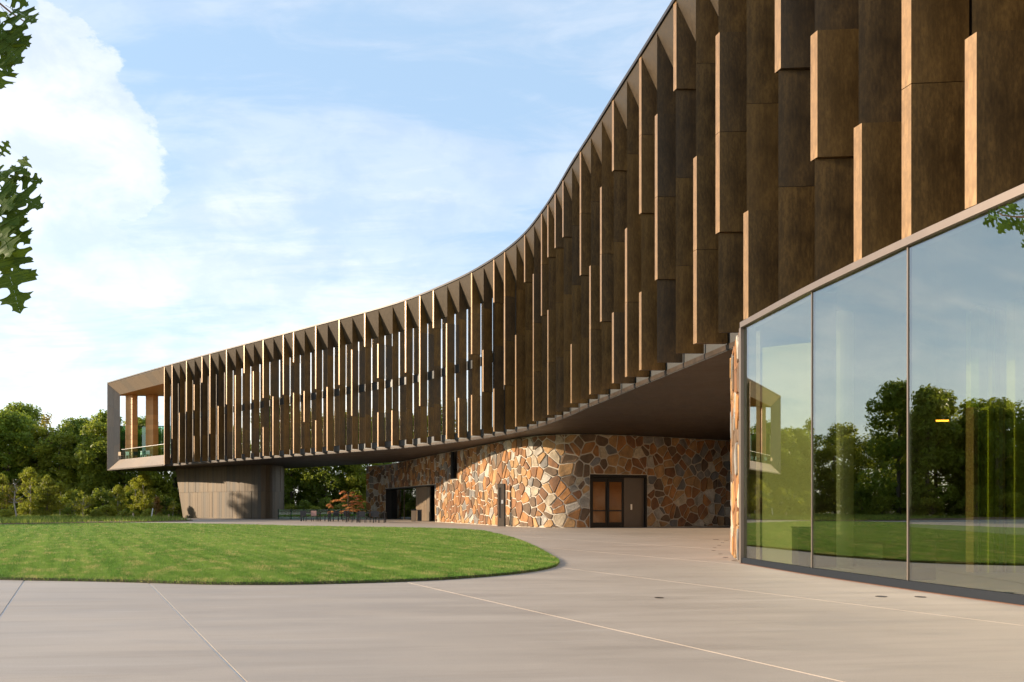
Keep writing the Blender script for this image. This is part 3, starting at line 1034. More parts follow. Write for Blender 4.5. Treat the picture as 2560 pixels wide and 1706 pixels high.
def round_corners(poly, f, r):
    n = len(poly)
    out = []
    for i in range(n):
        a, b, c = poly[i - 1], poly[i], poly[(i + 1) % n]
        l1, l2 = math.hypot(a[0]-b[0], a[1]-b[1]), math.hypot(c[0]-b[0], c[1]-b[1])
        k1, k2 = min(f, 0.06 / max(l1, 1e-4)), min(f, 0.06 / max(l2, 1e-4))
        j = r.uniform(0.7, 1.2)
        out.append((b[0] + (a[0]-b[0]) * k1 * j, b[1] + (a[1]-b[1]) * k1 * j))
        out.append((b[0] + (c[0]-b[0]) * k2 * j, b[1] + (c[1]-b[1]) * k2 * j))
    return out

def stone_wall(root, path, H, cell, seed, openings, thick, limit=300, joint=0.034):
    r = random.Random(seed + 1)
    cells = stone_cells(path.len, H, cell, seed, openings)
    stones = []
    for c in cells:
        q = shrink(c, joint * r.uniform(0.75, 1.2))
        if len(q) < 3 or area(q) < 0.006: continue
        q = round_corners(q, 0.16, r)
        cx = sum(p[0] for p in q) / len(q); cz = sum(p[1] for p in q) / len(q)
        P = path.at(cx)
        o = path.out(cx)
        vis = area(q) * max(0.02, abs((-P).normalized().dot(o))) / P.length ** 2
        stones.append((vis, q, cx, cz))
    stones.sort(key=lambda t: -t[0])
    rest = MB(); rest_idx = []
    for k, (vis, q, cx, cz) in enumerate(stones):
        pr = r.uniform(0.03, 0.075)
        n = len(q)
        inner = [(cx + (p[0] - cx) * 0.93, cz + (p[1] - cz) * 0.93) for p in q]
        vs = [path.pt(min(max(p[0], 0), path.len), p[1], -0.01) for p in q] + \
             [path.pt(min(max(p[0], 0), path.len), p[1], pr - 0.014) for p in q] + \
             [path.pt(min(max(p[0], 0), path.len), p[1], pr + r.uniform(-0.004, 0.004)) for p in inner]
        fs = [(i, (i+1) % n, n + (i+1) % n, n + i) for i in range(n)] + [(n+i, n+(i+1) % n, 2*n+(i+1) % n, 2*n+i) for i in range(n)] + [tuple(range(2*n, 3*n))]
        mi = r.choice(STONE_PICK)
        if k < limit:
            obj('stone', vs, fs, M.stones[mi], root)
        else:
            rest.add(vs, fs); rest_idx += [mi] * len(fs)
    if rest.f:
        o = obj('stone_facing', rest.v, rest.f, M.stones, root, idx=rest_idx)
        o['kind'] = 'stuff'
    # mortar bed and wall body with the openings left free
    ss = sorted(set([0.0, path.len] + [min(v, path.len) for v in np.arange(0, path.len, 0.5)] + [v for op in openings for v in op[:2]]))
    zs = sorted(set([0.0, H] + [v for op in openings for v in op[2:] if v < H]))
    mb = MB()
    for a, b in zip(ss, ss[1:]):
        if b - a < 1e-4: continue
        for z0, z1 in zip(zs, zs[1:]):
            m, mz = (a + b) / 2, (z0 + z1) / 2
            if any(op[0] < m < op[1] and op[2] < mz < op[3] for op in openings): continue
            mb.add([path.pt(a, z0), path.pt(b, z0), path.pt(b, z1), path.pt(a, z1)], [(0, 1, 2, 3)])
            mb.add([path.pt(a, z0, -thick), path.pt(b, z0, -thick), path.pt(b, z1, -thick), path.pt(a, z1, -thick)], [(3, 2, 1, 0)])
        mb.add([path.pt(a, H), path.pt(b, H), path.pt(b, H, -thick), path.pt(a, H, -thick)], [(0, 1, 2, 3)])
    for e in (0.0, path.len):
        mb.add([path.pt(e, 0), path.pt(e, H), path.pt(e, H, -thick), path.pt(e, 0, -thick)], [(0, 1, 2, 3)])
    mb.build('mortar_bed', M.mortar, root)

SW = Path([(-14.6, 80.2), (-13.4, 79.2), (-12.35, 77.9), (-11.4, 75.8), (-9.0, 70.0), (-6.0, 62.7), (-3.6, 57.0), (-2.0, 53.2), (-0.8, 50.3), (0.3, 47.8), (1.5, 46.0), (2.8, 45.1), (4.4, 45.0), (7.9, 46.3), (13.8, 49.5), (20, 53.5)])
STONE_H = 5.27
def frame_at(path, s0, s1, depth):
    """matrix: x along the chord of an opening, y into the wall, z up, origin at its left foot"""
    a, b = path.pt(s0, 0), path.pt(s1, 0)
    x = (b - a).normalized()
    y = Vector((-x.y, x.x, 0))
    m = Matrix(((x.x, y.x, 0, a.x), (x.y, y.y, 0, a.y), (0, 0, 1, 0), (0, 0, 0, 1)))
    return m, (b - a).length

def main_stone_wall():
    root = empty('stone_wall', (3, 46.5, 0))
    tag(root, 'curved ground floor wall of rust, brown and grey field stones under the building', 'wall')
    sd0, sd1 = SW.s_at_px(1475), SW.s_at_px(1617)
    so0, so1 = SW.s_at_px(964), SW.s_at_px(1088)
    sl0, sl1 = SW.s_at_px(1127), SW.s_at_px(1144)
    ops = [(sd0, sd1, -0.1, 3.02), (so0, so1, -0.1, 2.95), (sl0, sl1, 3.2, STONE_H + 1)]
    stone_wall(root, SW, STONE_H, 0.53, 19, ops, 0.5, 300)
    # ---- double door with its taupe side panel
    D, w = frame_at(SW, sd0, sd1, 0.4)
    MB().box(0, -0.03, 0, 0.11, 0.45, 3.02, D).box(w - 0.10, -0.03, 0, w, 0.45, 3.02, D).box(0.11, -0.03, 2.86, w - 0.10, 0.45, 3.02, D).box(0.11, 0.36, 0, w - 0.1, 0.44, 2.86, D).build('door_frame', M.black, root)
    dw = (w * 0.60 - 0.11) / 2
    for k in range(2):
        x0 = 0.11 + dw * k + 0.01
        x1 = x0 + dw - 0.02
        mb = MB()
        st = 0.115
        mb.box(x0, 0.10, 0.02, x0 + st, 0.16, 2.84, D).box(x1 - st, 0.10, 0.02, x1, 0.16, 2.84, D)
        mb.box(x0 + st, 0.10, 0.02, x1 - st, 0.16, 0.30, D).box(x0 + st, 0.10, 2.60, x1 - st, 0.16, 2.84, D).box(x0 + st, 0.10, 0.93, x1 - st, 0.16, 1.00, D)
        door = mb.build('door', M.black, root)
        for z0, z1 in ((0.30, 0.93), (1.00, 2.60)):
            MB().box(x0 + st, 0.12, z0, x1 - st, 0.135, z1, D).build('pane', M.amber, door)
        hx = x1 - 0.03 if k == 0 else x0 + 0.03
        MB().tube([D @ Vector((hx, 0.04, 0.95)), D @ Vector((hx, 0.04, 2.25))], 0.02, 8).box(hx - 0.01, 0.05, 1.05, hx + 0.01, 0.10, 1.08, D).box(hx - 0.01, 0.05, 2.1, hx + 0.01, 0.10, 2.13, D).build('pull_handle', M.black, door)
    xs = 0.11 + 2 * dw + 0.02
    pan = MB().box(xs, 0.10, 0.02, w - 0.32, 0.16, 2.85, D).box(w - 0.315, 0.16, 0.02, w - 0.105, 0.2, 2.85, D).build('side_panel', M.taupe, root)
    MB().box(xs + 0.42, 0.07, 1.02, xs + 0.52, 0.098, 1.34, D).build('card_reader', M.handle, pan)
    # ---- wide glazed opening with a sliding bronze leaf
    O, w = frame_at(SW, so0, so1, 0.8)
    MB().box(0, 0.0, 0, 0.10, 1.0, 2.95, O).box(w - 0.12, 0.0, 0, w, 1.0, 2.95, O).box(0.10, 0.0, 2.86, w - 0.12, 1.0, 2.95, O).build('opening_frame', M.black, root)
    MB().box(0.10, 1.0, 0, w - 0.12, 1.06, 2.9, O).build('opening_back', M.black, root)
    xe = w * 0.60
    for k in range(2):
        x0, x1 = 0.10 + (xe - 0.1) * k / 2 + 0.03, 0.10 + (xe - 0.1) * (k + 1) / 2 - 0.03
        MB().box(x0, 0.55, 0.04, x1, 0.575, 2.84, O).build('glass_leaf', M.dark_glass, root)
        MB().box(x1, 0.5, 0.02, x1 + 0.06, 0.62, 2.85, O).build('mullion', M.bronze_clad, root)
    for k in range(5):
        x0 = xe + (w * 0.25) * k / 5
        MB().box(x0 + 0.005, 0.28, 0.02, x0 + w * 0.05 - 0.005, 0.36, 2.85, O).build('sliding_board', M.bronze_clad, root)
    # ---- tall slot window
    S, w = frame_at(SW, sl0, sl1, 0.3)
    MB().box(0, -0.02, 3.2, 0.07, 0.3, STONE_H, S).box(w - 0.07, -0.02, 3.2, w, 0.3, STONE_H, S).box(0.07, -0.02, 3.2, w - 0.07, 0.3, 3.27, S).build('slot_frame', M.spandrel, root)
    MB().box(0.07, 0.10, 3.27, w - 0.07, 0.13, STONE_H, S).build('slot_pane', M.dark_glass, root)
    MB().box(0.07, 0.29, 3.27, w - 0.07, 0.31, STONE_H, S).build('slot_back', M.taupe, root)
main_stone_wall()

LW = Path([(14.2, 46.6), (9.6, 32.0), (6.95, 24.5), (5.80, 21.0), (5.30, 19.0), (4.93, 17.25)])
def lobby_stone_wall():
    root = empty('stone_side_wall', (8, 28, 0))
    tag(root, 'sunlit field stone wall seen edge on at the left corner of the glass lobby', 'wall')
    stone_wall(root, LW, 5.0, 0.62, 23, [], 0.4, 300)
lobby_stone_wall()

# ------------------------------------------------------------------ glass lobby
GL = Path([(4.83, 16.9), (5.22, 14.03), (5.70, 11.6), (6.18, 9.62), (7.2, 5.6), (8.25, 1.5), (9.3, -2.5)])
def lobby():
    root = empty('glass_lobby', (8, 12, 0))
    tag(root, 'glass walled lobby under the fins reflecting sky, trees and lawn', 'lobby')
    sm = [0.0, GL.s_at_px(2024), GL.s_at_px(2263)]
    while sm[-1] + 2.75 < GL.len:
        sm.append(sm[-1] + 2.75)
    for a, b in zip(sm, sm[1:]):
        o = GL.out((a + b) / 2)
        g = 0.012
        a2, b2 = a + g + (0.05 if a == 0 else 0), b - g
        MB().slab([GL.pt(a2, 0.13, -0.05), GL.pt(b2, 0.13, -0.05), GL.pt(b2, 4.97, -0.05), GL.pt(a2, 4.97, -0.05)], o, 0.02).build('glass_pane', M.lobby_glass, root)
    for a in sm[1:]:
        o = GL.out(a); t = GL.tan(a)
        p = GL.pt(a, 0)
        R = Matrix(((t.x, -o.x, 0, p.x), (t.y, -o.y, 0, p.y), (0, 0, 1, 0), (0, 0, 0, 1)))
        m = MB().box(-0.011, 0.035, 0.13, 0.011, 0.075, 4.97, R).build('mullion', M.trim, root)
        MB().box(-0.016, 0.085, 0.13, 0.016, 0.50, 4.97, R).build('mullion_fin', M.taupe, m)
    e = sm[-1]
    def rail(name, prof, mat, s0=0.0):
        mb = MB()
        n = len(prof)
        for k in range(n):
            strip(mb, GL, s0, e, prof[k], prof[(k + 1) % n], 0.8)
        for s in (s0, e):
            mb.add([GL.pt(s, z, o) for z, o in prof], [tuple(range(n))])
        mb.build(name, mat, root)
    rail('bottom_sill', [(0.012, 0.0), (0.125, -0.015), (0.125, -0.12), (0.012, -0.12)], M.sill)
    rail('sill_edge', [(0.001, 0.02), (0.011, 0.02), (0.011, -0.14), (0.001, -0.14)], M.bronze_cladding_edge)
    rail('top_rail', [(4.975, 0.02), (5.09, 0.02), (5.09, -0.3), (4.975, -0.3)], M.trim)
    t = GL.tan(0.1); o = GL.out(0.1); p = GL.pt(0, 0)
    R = Matrix(((t.x, -o.x, 0, p.x), (t.y, -o.y, 0, p.y), (0, 0, 1, 0), (0, 0, 0, 1)))
    MB().box(-0.045, -0.018, 0.013, 0.048, 0.32, 4.972, R).build('corner_jamb', M.trim, root)
    # inside: floor, ceiling, walls
    inner = [GL.pt(e * i / 30, 0, -0.15) for i in range(31)]
    lw = [LW.pt(LW.len * (i / 12) * 0.985, 0, -0.42) for i in range(13)]
    poly = [(p.x, p.y) for p in inner] + [(24, -2.2), (27, 20), (25, 46)] + [(p.x, p.y) for p in lw]
    MB().prism(poly, 0.0015, 0.012).build('lobby_floor', M.floor_int, root)
    MB().prism(poly, 4.98, 5.07).build('lobby_ceiling', M.wall_int, root)
    mb = MB()
    for a, b in (((24, -2.2), (27, 20)), ((27, 20), (25, 46)), ((25, 46), (14.3, 46.3)), ((9.45, -2.45), (24, -2.2))):
        mb.add([(*a, 0), (*b, 0), (*b, 5), (*a, 5)], [(0, 1, 2, 3)])
    mb.build('lobby_rear_wall', M.wall_int, root)
    def deep(px, y):
        return (px - HX) / F * y
    MB().slab([(5.20, 16.62, 0.013), (6.10, 15.98, 0.013), (6.10, 15.98, 4.5), (5.20, 16.62, 4.5)], (-0.61, -0.79, 0), 0.12).build('partition', M.cream, root)
    MB().box(deep(1866, 18.0), 18.0, 0.013, deep(1895, 18.0), 18.2, 4.97).build('timber_post', M.taupe, root)
    xc, yc, rr = deep(2094, 15.7), 15.7, 0.29
    MB().tube([(xc, yc, 0.013), (xc, yc, 4.975)], rr, 28).build('round_column', M.white, root, smooth=False)
    MB().box(deep(2310, 27), 27, 0.013, deep(2420, 27), 27.3, 4.97).build('inner_wall', M.taupe, root)
    # furniture and the resin art stand inside
    c = MB().box(deep(1991, 15.5), 15.4, 0.013, deep(2022, 15.5), 15.75, 0.78)
    c.box(deep(1991, 15.5) - 0.015, 15.38, 0.785, deep(2022, 15.5) + 0.015, 15.77, 0.81)
    tag(c.build('reception_counter', M.spandrel), 'small dark counter behind the leftmost lobby glass', 'counter')
    b = MB().box(deep(2138, 16), 16.0, 0.08, deep(2207, 16), 16.5, 0.44).box(deep(2138, 16) + 0.05, 16.05, 0.013, deep(2207, 16) - 0.05, 16.45, 0.08)
    tag(b.build('white_bench', M.white), 'low white bench beside the round column inside the lobby', 'bench')
    art = empty('resin_sculpture', (8.6, 14.5, 0.012))
    tag(art, 'cluster of tall olive and rose translucent slabs inside the lobby at the right', 'sculpture')
    for px0, px1, y, mi, z0, z1 in ((2434, 2446, 14.4, 2, 0.012, 3.0), (2447, 2469, 14.7, 1, 0.012, 4.9), (2472, 2484, 14.35, 0, 0.012, 3.0), (2488, 2497, 14.4, 3, 0.012, 3.0),
                                    (2498, 2507, 14.42, 4, 0.012, 3.0), (2508, 2513, 14.44, 2, 0.012, 3.0), (2434, 2466, 15.0, 0, 0.012, 4.9), (2482, 2488, 14.9, 3, 0.012, 4.9),
                                    (2500, 2512, 15.0, 2, 0.012, 4.9), (2538, 2590, 14.3, 3, 0.012, 4.9), (2600, 2640, 14.6, 1, 0.012, 4.9)):
        MB().box(deep(px0, y), y, z0, deep(px1, y), y + 0.25, z1).build('resin_slab', M.olive[mi], art)
    lampo = empty('pendant_lamp', (14.8, 27.6, 4.97))
    tag(lampo, 'thin orange line of light hanging inside the lobby', 'lamp')
    x0, x1 = deep(2318, 26), deep(2372, 26)
    MB().box(x0, 26.0, 3.97, x1, 26.06, 4.02).build('light_tube', M.lamp, lampo)
    for x in (x0 + 0.08, x1 - 0.08):
        MB().box(x - 0.006, 26.024, 4.02, x + 0.006, 26.036, 4.978).build('cord', M.black, lampo)
lobby()

# ------------------------------------------------------------------ small things on the plaza
def totem():
    p = G(1254, 1316.5)
    root = empty('access_pylon', (p.x, p.y, 0))
    tag(root, 'slim upright bronze pylon with a dark slot and white card reader before the stone wall', 'pylon')
    R = Matrix.Translation((p.x, p.y, 0)) @ Matrix.Rotation(-0.22, 4, 'Z')
    w, h = 0.235, 2.58
    mb = MB()
    # front with the long slot left free
    mb.box(-w, -0.09, 0, -0.14, 0.09, h, R).box(0.0, -0.09, 0, w - 0.055, 0.09, h, R).box(-0.14, -0.09, 0, 0.0, 0.09, 0.52, R).box(-0.14, -0.09, 2.35, 0.0, 0.09, h, R).box(-0.14, -0.03, 0.52, 0.0, 0.09, 2.35, R)
    mb.build('housing', M.bronze_clad, root)
    MB().box(w - 0.053, -0.07, 0, w, 0.11, h, R).build('side_fin', M.black, root)
    MB().box(0.0 + 0.01, -0.115, 1.38, 0.125, -0.091, 1.60, R).build('card_reader', M.white, root)
    MB().box(-w + 0.004, -0.086, h, w - 0.06, 0.086, h + 0.012, R).build('cap', M.bronze_dark, root)
totem()

def bins():
    a = empty('litter_bin', (-7.95, 65.0, 0))
    tag(a, 'pale metal litter bin with black lid before the wide opening in the stone wall', 'bin')
    MB().box(-8.16, 64.8, 0.03, -7.78, 65.2, 0.88).build('body', M.tan, a)
    MB().box(-8.18, 64.78, 0.885, -7.76, 65.22, 0.98).build('lid', M.black, a)
    MB().box(-8.12, 64.84, 0.0, -7.82, 65.16, 0.029).build('foot', M.black, a)
    b = empty('litter_bin', (-7.5, 65.1, 0))
    tag(b, 'black litter bin beside the pale one before the wide opening', 'bin')
    MB().box(-7.68, 64.9, 0.03, -7.36, 65.3, 0.86).build('body', M.black, b)
    MB().box(-7.70, 64.88, 0.865, -7.34, 65.32, 0.95).build('lid', M.patio, b)
bins()

def ground_lights():
    spots = [(1648, 1495, 0.062, 'round uplight set in the paving right of the lawn tip, the nearest to the camera'),
             (2203, 1492, 0.075, 'round uplight set in the paving before the lobby glass, the left of the pair'),
             (2301, 1493, 0.072, 'round uplight set in the paving before the lobby glass, the right of the pair'),
             (1790, 1349.5, 0.11, 'farthest round uplight in the paving left of the lobby corner'),
             (1815, 1352.5, 0.07, 'dark round uplight in the paving, second farthest, nearest the stone side wall'),
             (1806, 1357, 0.06, 'small round uplight, third farthest of the arc left of the lobby corner'),
             (1798, 1364, 0.06, 'faint round uplight in the middle of the arc left of the lobby corner'),
             (1786.5, 1370, 0.055, 'small faint round uplight at the left bend of the arc by the lobby'),
             (1784, 1377, 0.062, 'leftmost round uplight of the arc left of the lobby corner'),
             (1801, 1385.5, 0.055, 'dark round uplight, third nearest of the arc left of the lobby corner'),
             (1813.5, 1394, 0.065, 'round uplight, second nearest of the arc left of the lobby corner'),
             (1838, 1402.5, 0.085, 'round uplight right beside the foot of the lobby corner')]
    for x, y, r, lab in spots:
        p = G(x, y)
        root = empty('ground_light', p)
        tag(root, lab, 'uplight', 'uplights in the paving')
        n = 20
        ring = [(p.x + r * math.cos(2 * math.pi * k / n), p.y + r * math.sin(2 * math.pi * k / n)) for k in range(n)]
        ring2 = [(p.x + r * 0.78 * math.cos(2 * math.pi * k / n), p.y + r * 0.78 * math.sin(2 * math.pi * k / n)) for k in range(n)]
        vs = [(*q, -0.004) for q in ring] + [(*q, 0.004) for q in ring] + [(*q, 0.005) for q in ring2] + [(*q, 0.001) for q in ring2]
        fs = []
        for l in range(3):
            fs += [(l*n+k, l*n+(k+1) % n, (l+1)*n+(k+1) % n, (l+1)*n+k) for k in range(n)]
        obj('rim', vs, fs, M.bronze_dark, root)
        MB().prism(ring2, -0.002, 0.002).build('lens', M.spandrel, root)
ground_lights()

def table(x0, x1, y, h, lab):
    root = empty('outdoor_table', ((x0 + x1) / 2, y, 0))
    tag(root, lab, 'table', 'outdoor tables under the building')
    MB().box(x0, y - 0.42, h - 0.04, x1, y + 0.42, h).build('table_top', M.patio, root)
    for x in (x0 + 0.06, x1 - 0.06):
        for yy in (y - 0.36, y + 0.36):
            MB().box(x - 0.035, yy - 0.035, 0, x + 0.035, yy + 0.035, h - 0.041).build('leg', M.patio, root)
def chair(x, y, rz, mat, lab, z=0.0, cat='chair', group='outdoor chairs under the building', name='outdoor_chair'):
    root = empty(name, (x, y, z))
    tag(root, lab, cat, group)
    R = Matrix.Translation((x, y, z)) @ Matrix.Rotation(rz, 4, 'Z')
    MB().box(-0.23, -0.23, 0.43, 0.23, 0.23, 0.46, R).build('seat', mat, root)
    MB().box(-0.23, 0.20, 0.47, 0.23, 0.235, 0.86, R).build('backrest', mat, root)
    for sx in (-0.2, 0.2):
        for sy in (-0.2, 0.2):
            MB().box(sx - 0.018, sy - 0.018, 0, sx + 0.018, sy + 0.018, 0.429, R).build('leg', M.patio if mat is not M.white else M.white, root)
def terrace():
    table(-11.65, -9.5, 60.2, 0.76, 'long dark table nearest the wide opening in the stone wall')
    table(-14.8, -13.2, 64.6, 0.74, 'dark table with open legs in the middle of the terrace under the building')
    table(-17.4, -15.9, 66.2, 0.72, 'dark table farthest from the stone wall on the terrace')
    k = 0
    for (x, y, rz, m, lab) in ((-12.3, 60.4, 1.57, M.patio, 'black chair at the left end of the long table nearest the opening'),
                               (-11.1, 59.5, 3.1, M.patio, 'black chair at the near left of the long table nearest the opening'),
                               (-10.1, 59.5, 3.2, M.patio, 'black chair at the near right of the long table nearest the opening'),
                               (-10.6, 61.0, 0.0, M.patio, 'black chair behind the long table nearest the opening'),
                               (-14.4, 65.4, 0.1, M.patio, 'black chair behind the middle table of the terrace, at its left'),
                               (-13.6, 65.4, -0.1, M.patio, 'black chair behind the middle table of the terrace, at its right'),
                               (-12.6, 64.6, -1.57, M.patio, 'black chair at the right end of the middle table'),
                               (-16.1, 65.3, 3.0, M.chair_rose, 'dusty rose chair on the terrace'),
                               (-17.0, 65.3, 3.2, M.patio, 'black chair before the table farthest from the stone wall'),
                               (-15.3, 66.3, -1.5, M.patio, 'black chair at the right end of the table farthest from the stone wall')):
        chair(x, y, rz, m, lab)
    root = empty('glass_fence', (-19.5, 70.5, 0))
    tag(root, 'low green tinted glass fence between the bronze pier and the terrace tables', 'fence')
    xs = [-22.2 + 1.2 * i for i in range(8)]
    for i, x in enumerate(xs):
        MB().box(x - 0.03, 75.97, 0, x + 0.03, 76.03, 0.98).build('post', M.sill, root)
        if i < len(xs) - 1:
            MB().box(x + 0.04, 75.99, 0.06, x + 1.31, 76.005, 0.95).build('glass_panel', M.green_glass, root)
terrace()
for args in ((-44.3, 90.75, 2.6, M.tan, 'tan chair at the left end of the loggia'), (-43.3, 90.4, 2.9, M.white, 'white chair in the loggia before the left wooden column'),
             (-42.4, 90.2, 3.4, M.patio, 'black chair in the loggia between the wooden columns'), (-41.2, 89.4, 2.4, M.white, 'white chair in the loggia before the right wooden column'),
             (-40.2, 88.6, 3.0, M.white, 'white chair at the right end of the loggia')):
    chair(*args, z=6.535, group='chairs in the loggia', name='loggia_chair')

# ------------------------------------------------------------------ vegetation
def leaves(centers, normals, ln, wd):
    n = len(centers)
    r = nrng.normal(size=(n, 3))
    nn = normals / np.linalg.norm(normals, axis=1, keepdims=True)
    u = np.cross(nn, r); u /= np.linalg.norm(u, axis=1, keepdims=True) + 1e-9
    v = np.cross(nn, u)
    l = (ln * nrng.uniform(0.6, 1.3, n))[:, None]
    w = (wd * nrng.uniform(0.6, 1.3, n))[:, None]
    q = np.empty((n, 4, 3))
    q[:, 0] = centers - u * l * 0.5
    q[:, 1] = centers + v * w * 0.5 + nn * w * 0.12
    q[:, 2] = centers + u * l * 0.5
    q[:, 3] = centers - v * w * 0.5 + nn * w * 0.12
    return q.reshape(-1, 3), np.arange(n * 4).reshape(n, 4)

def tree_proto(seed, H, R, base, n_clump, n_leaf, ln, wd, clump_r, mat, bark, trunk_r=0.16, profile='round', flat=0.75, gap=0.0, limbs=9):
    g = np.random.default_rng(seed)
    r = random.Random(seed)
    cz0, cz1 = base * H, H
    C = []
    while len(C) < n_clump:
        z = g.uniform(0, 1)
        if profile == 'round': rad = math.sin(math.pi * min(1, 0.16 + 0.84 * z) ** 0.85) ** 0.75
        elif profile == 'column': rad = (1 - abs(2 * z - 0.9) ** 2.4) ** 0.6 if abs(2 * z - 0.9) < 1 else 0.15
        elif profile == 'edge': rad = 0.78 + 0.22 * math.sin(z * 5 + seed) if z < 0.62 else max(0.12, math.cos((z - 0.62) / 0.38 * 1.45)) ** 0.8
        else: rad = max(0.1, 1 - z) ** 0.7
        a = g.uniform(0, 2 * np.pi)
        d = R * rad * math.sqrt(g.uniform(0.12, 1)) * (0.86 + 0.2 * math.sin(3 * a + seed) * 1.0)
        C.append((d * math.cos(a), d * math.sin(a), cz0 + (cz1 - cz0) * z - clump_r * 0.35))
    C = np.array(C)
    cs = clump_r * g.uniform(0.55, 1.25, n_clump)
    w = cs ** 2
    idx = g.choice(n_clump, n_leaf, p=w / w.sum())
    d = g.normal(size=(n_leaf, 3)); d /= np.linalg.norm(d, axis=1, keepdims=True)
    rad = g.uniform(0.35, 1.0, n_leaf) ** 0.5
    off = d * (cs[idx] * rad)[:, None]
    off[:, 2] *= flat
    cen = C[idx] + off
    nrm = d * 0.9 + g.normal(size=(n_leaf, 3)) * 0.6 + np.array([0, 0, 0.55])
    v, f = leaves(cen, nrm, np.full(n_leaf, ln), np.full(n_leaf, wd))
    crown = fast_mesh('crown', v, f, mat)
    mb = MB()
    mb.tube([(0, 0, -0.12), (0.02, 0.01, 0.1 * H), (r.uniform(-.15, .15), r.uniform(-.15, .15), 0.4 * H), (r.uniform(-.3, .3), r.uniform(-.3, .3), 0.72 * H), (r.uniform(-.3, .3), r.uniform(-.3, .3), 0.93 * H)],
            [trunk_r * 1.25, trunk_r, trunk_r * 0.8, trunk_r * 0.45, trunk_r * 0.12], 7)
    order = g.permutation(n_clump)[:limbs * 3]
    for k in order:
        c = C[k]
        zb = min(max(base * H * 0.9, c[2] - 0.5 * math.hypot(c[0], c[1]) - 0.3), 0.85 * H)
        t = zb / H
        mid = Vector((c[0] * 0.5, c[1] * 0.5, zb + (c[2] - zb) * 0.42))
        tr = trunk_r * (1 - t) * 0.42 + 0.012
        mb.tube([(0, 0, zb), mid, (c[0], c[1], c[2])], [tr, tr * 0.6, tr * 0.2], 5, False)
    trunk = mesh_data('trunk', mb.v, mb.f, bark, smooth=True)
    return trunk, crown

def place_tree(name, proto, loc, s, rz, label, group, cat='tree', sz=1.0):
    root = empty(name, loc)
    tag(root, label, cat, group)
    for nm, me in (('trunk', proto[0]), ('crown', proto[1])):
        if me is None: continue
        o = bpy.data.objects.new(nm, me)
        o.location = loc
        o.rotation_euler = (0, 0, rz)
        o.scale = (s, s, s * sz)
        child(o, root)
    return root

PA = tree_proto(1, 13.0, 3.9, 0.06, 95, 9500, 0.42, 0.24, 1.15, M.leaf_a, M.bark, 0.2, 'edge')
PB = tree_proto(2, 12.4, 4.2, 0.05, 100, 9500, 0.40, 0.24, 1.10, M.leaf_b, M.bark, 0.2, 'edge')
PC = tree_proto(3, 13.5, 3.6, 0.07, 85, 8500, 0.44, 0.25, 1.25, M.leaf_a, M.bark, 0.22, 'round')
PD = tree_proto(4, 11.5, 4.4, 0.04, 100, 9500, 0.38, 0.22, 1.05, M.leaf_d, M.bark, 0.2, 'edge')
PE = tree_proto(5, 6.2, 2.0, 0.12, 60, 5200, 0.26, 0.15, 0.62, M.leaf_y, M.bark, 0.09, 'round')
PF = tree_proto(6, 5.6, 1.5, 0.25, 40, 2600, 0.24, 0.14, 0.50, M.leaf_b, M.bark_pale, 0.06, 'column')
PG = tree_proto(7, 3.4, 1.25, 0.36, 22, 750, 0.20, 0.12, 0.42, M.leaf_y, M.bark_pale, 0.045, 'round')
PH = tree_proto(8, 13.0, 2.9, 0.30, 46, 1500, 0.34, 0.2, 0.75, M.leaf_r, M.bark_pale, 0.16, 'round', limbs=14)
PI = tree_proto(9, 1.7, 1.25, 0.02, 34, 2400, 0.17, 0.10, 0.42, M.leaf_b, M.bark, 0.04, 'round')
PJ = tree_proto(10, 1.4, 1.1, 0.02, 30, 2200, 0.16, 0.10, 0.40, M.leaf_y, M.bark, 0.04, 'round')
PK = tree_proto(12, 2.2, 1.6, 0.02, 40, 3000, 0.2, 0.12, 0.5, M.leaf_d, M.bark, 0.05, 'round')

def at(px, y, z=-0.02):
    return ((px - HX) / F * y, y, z)

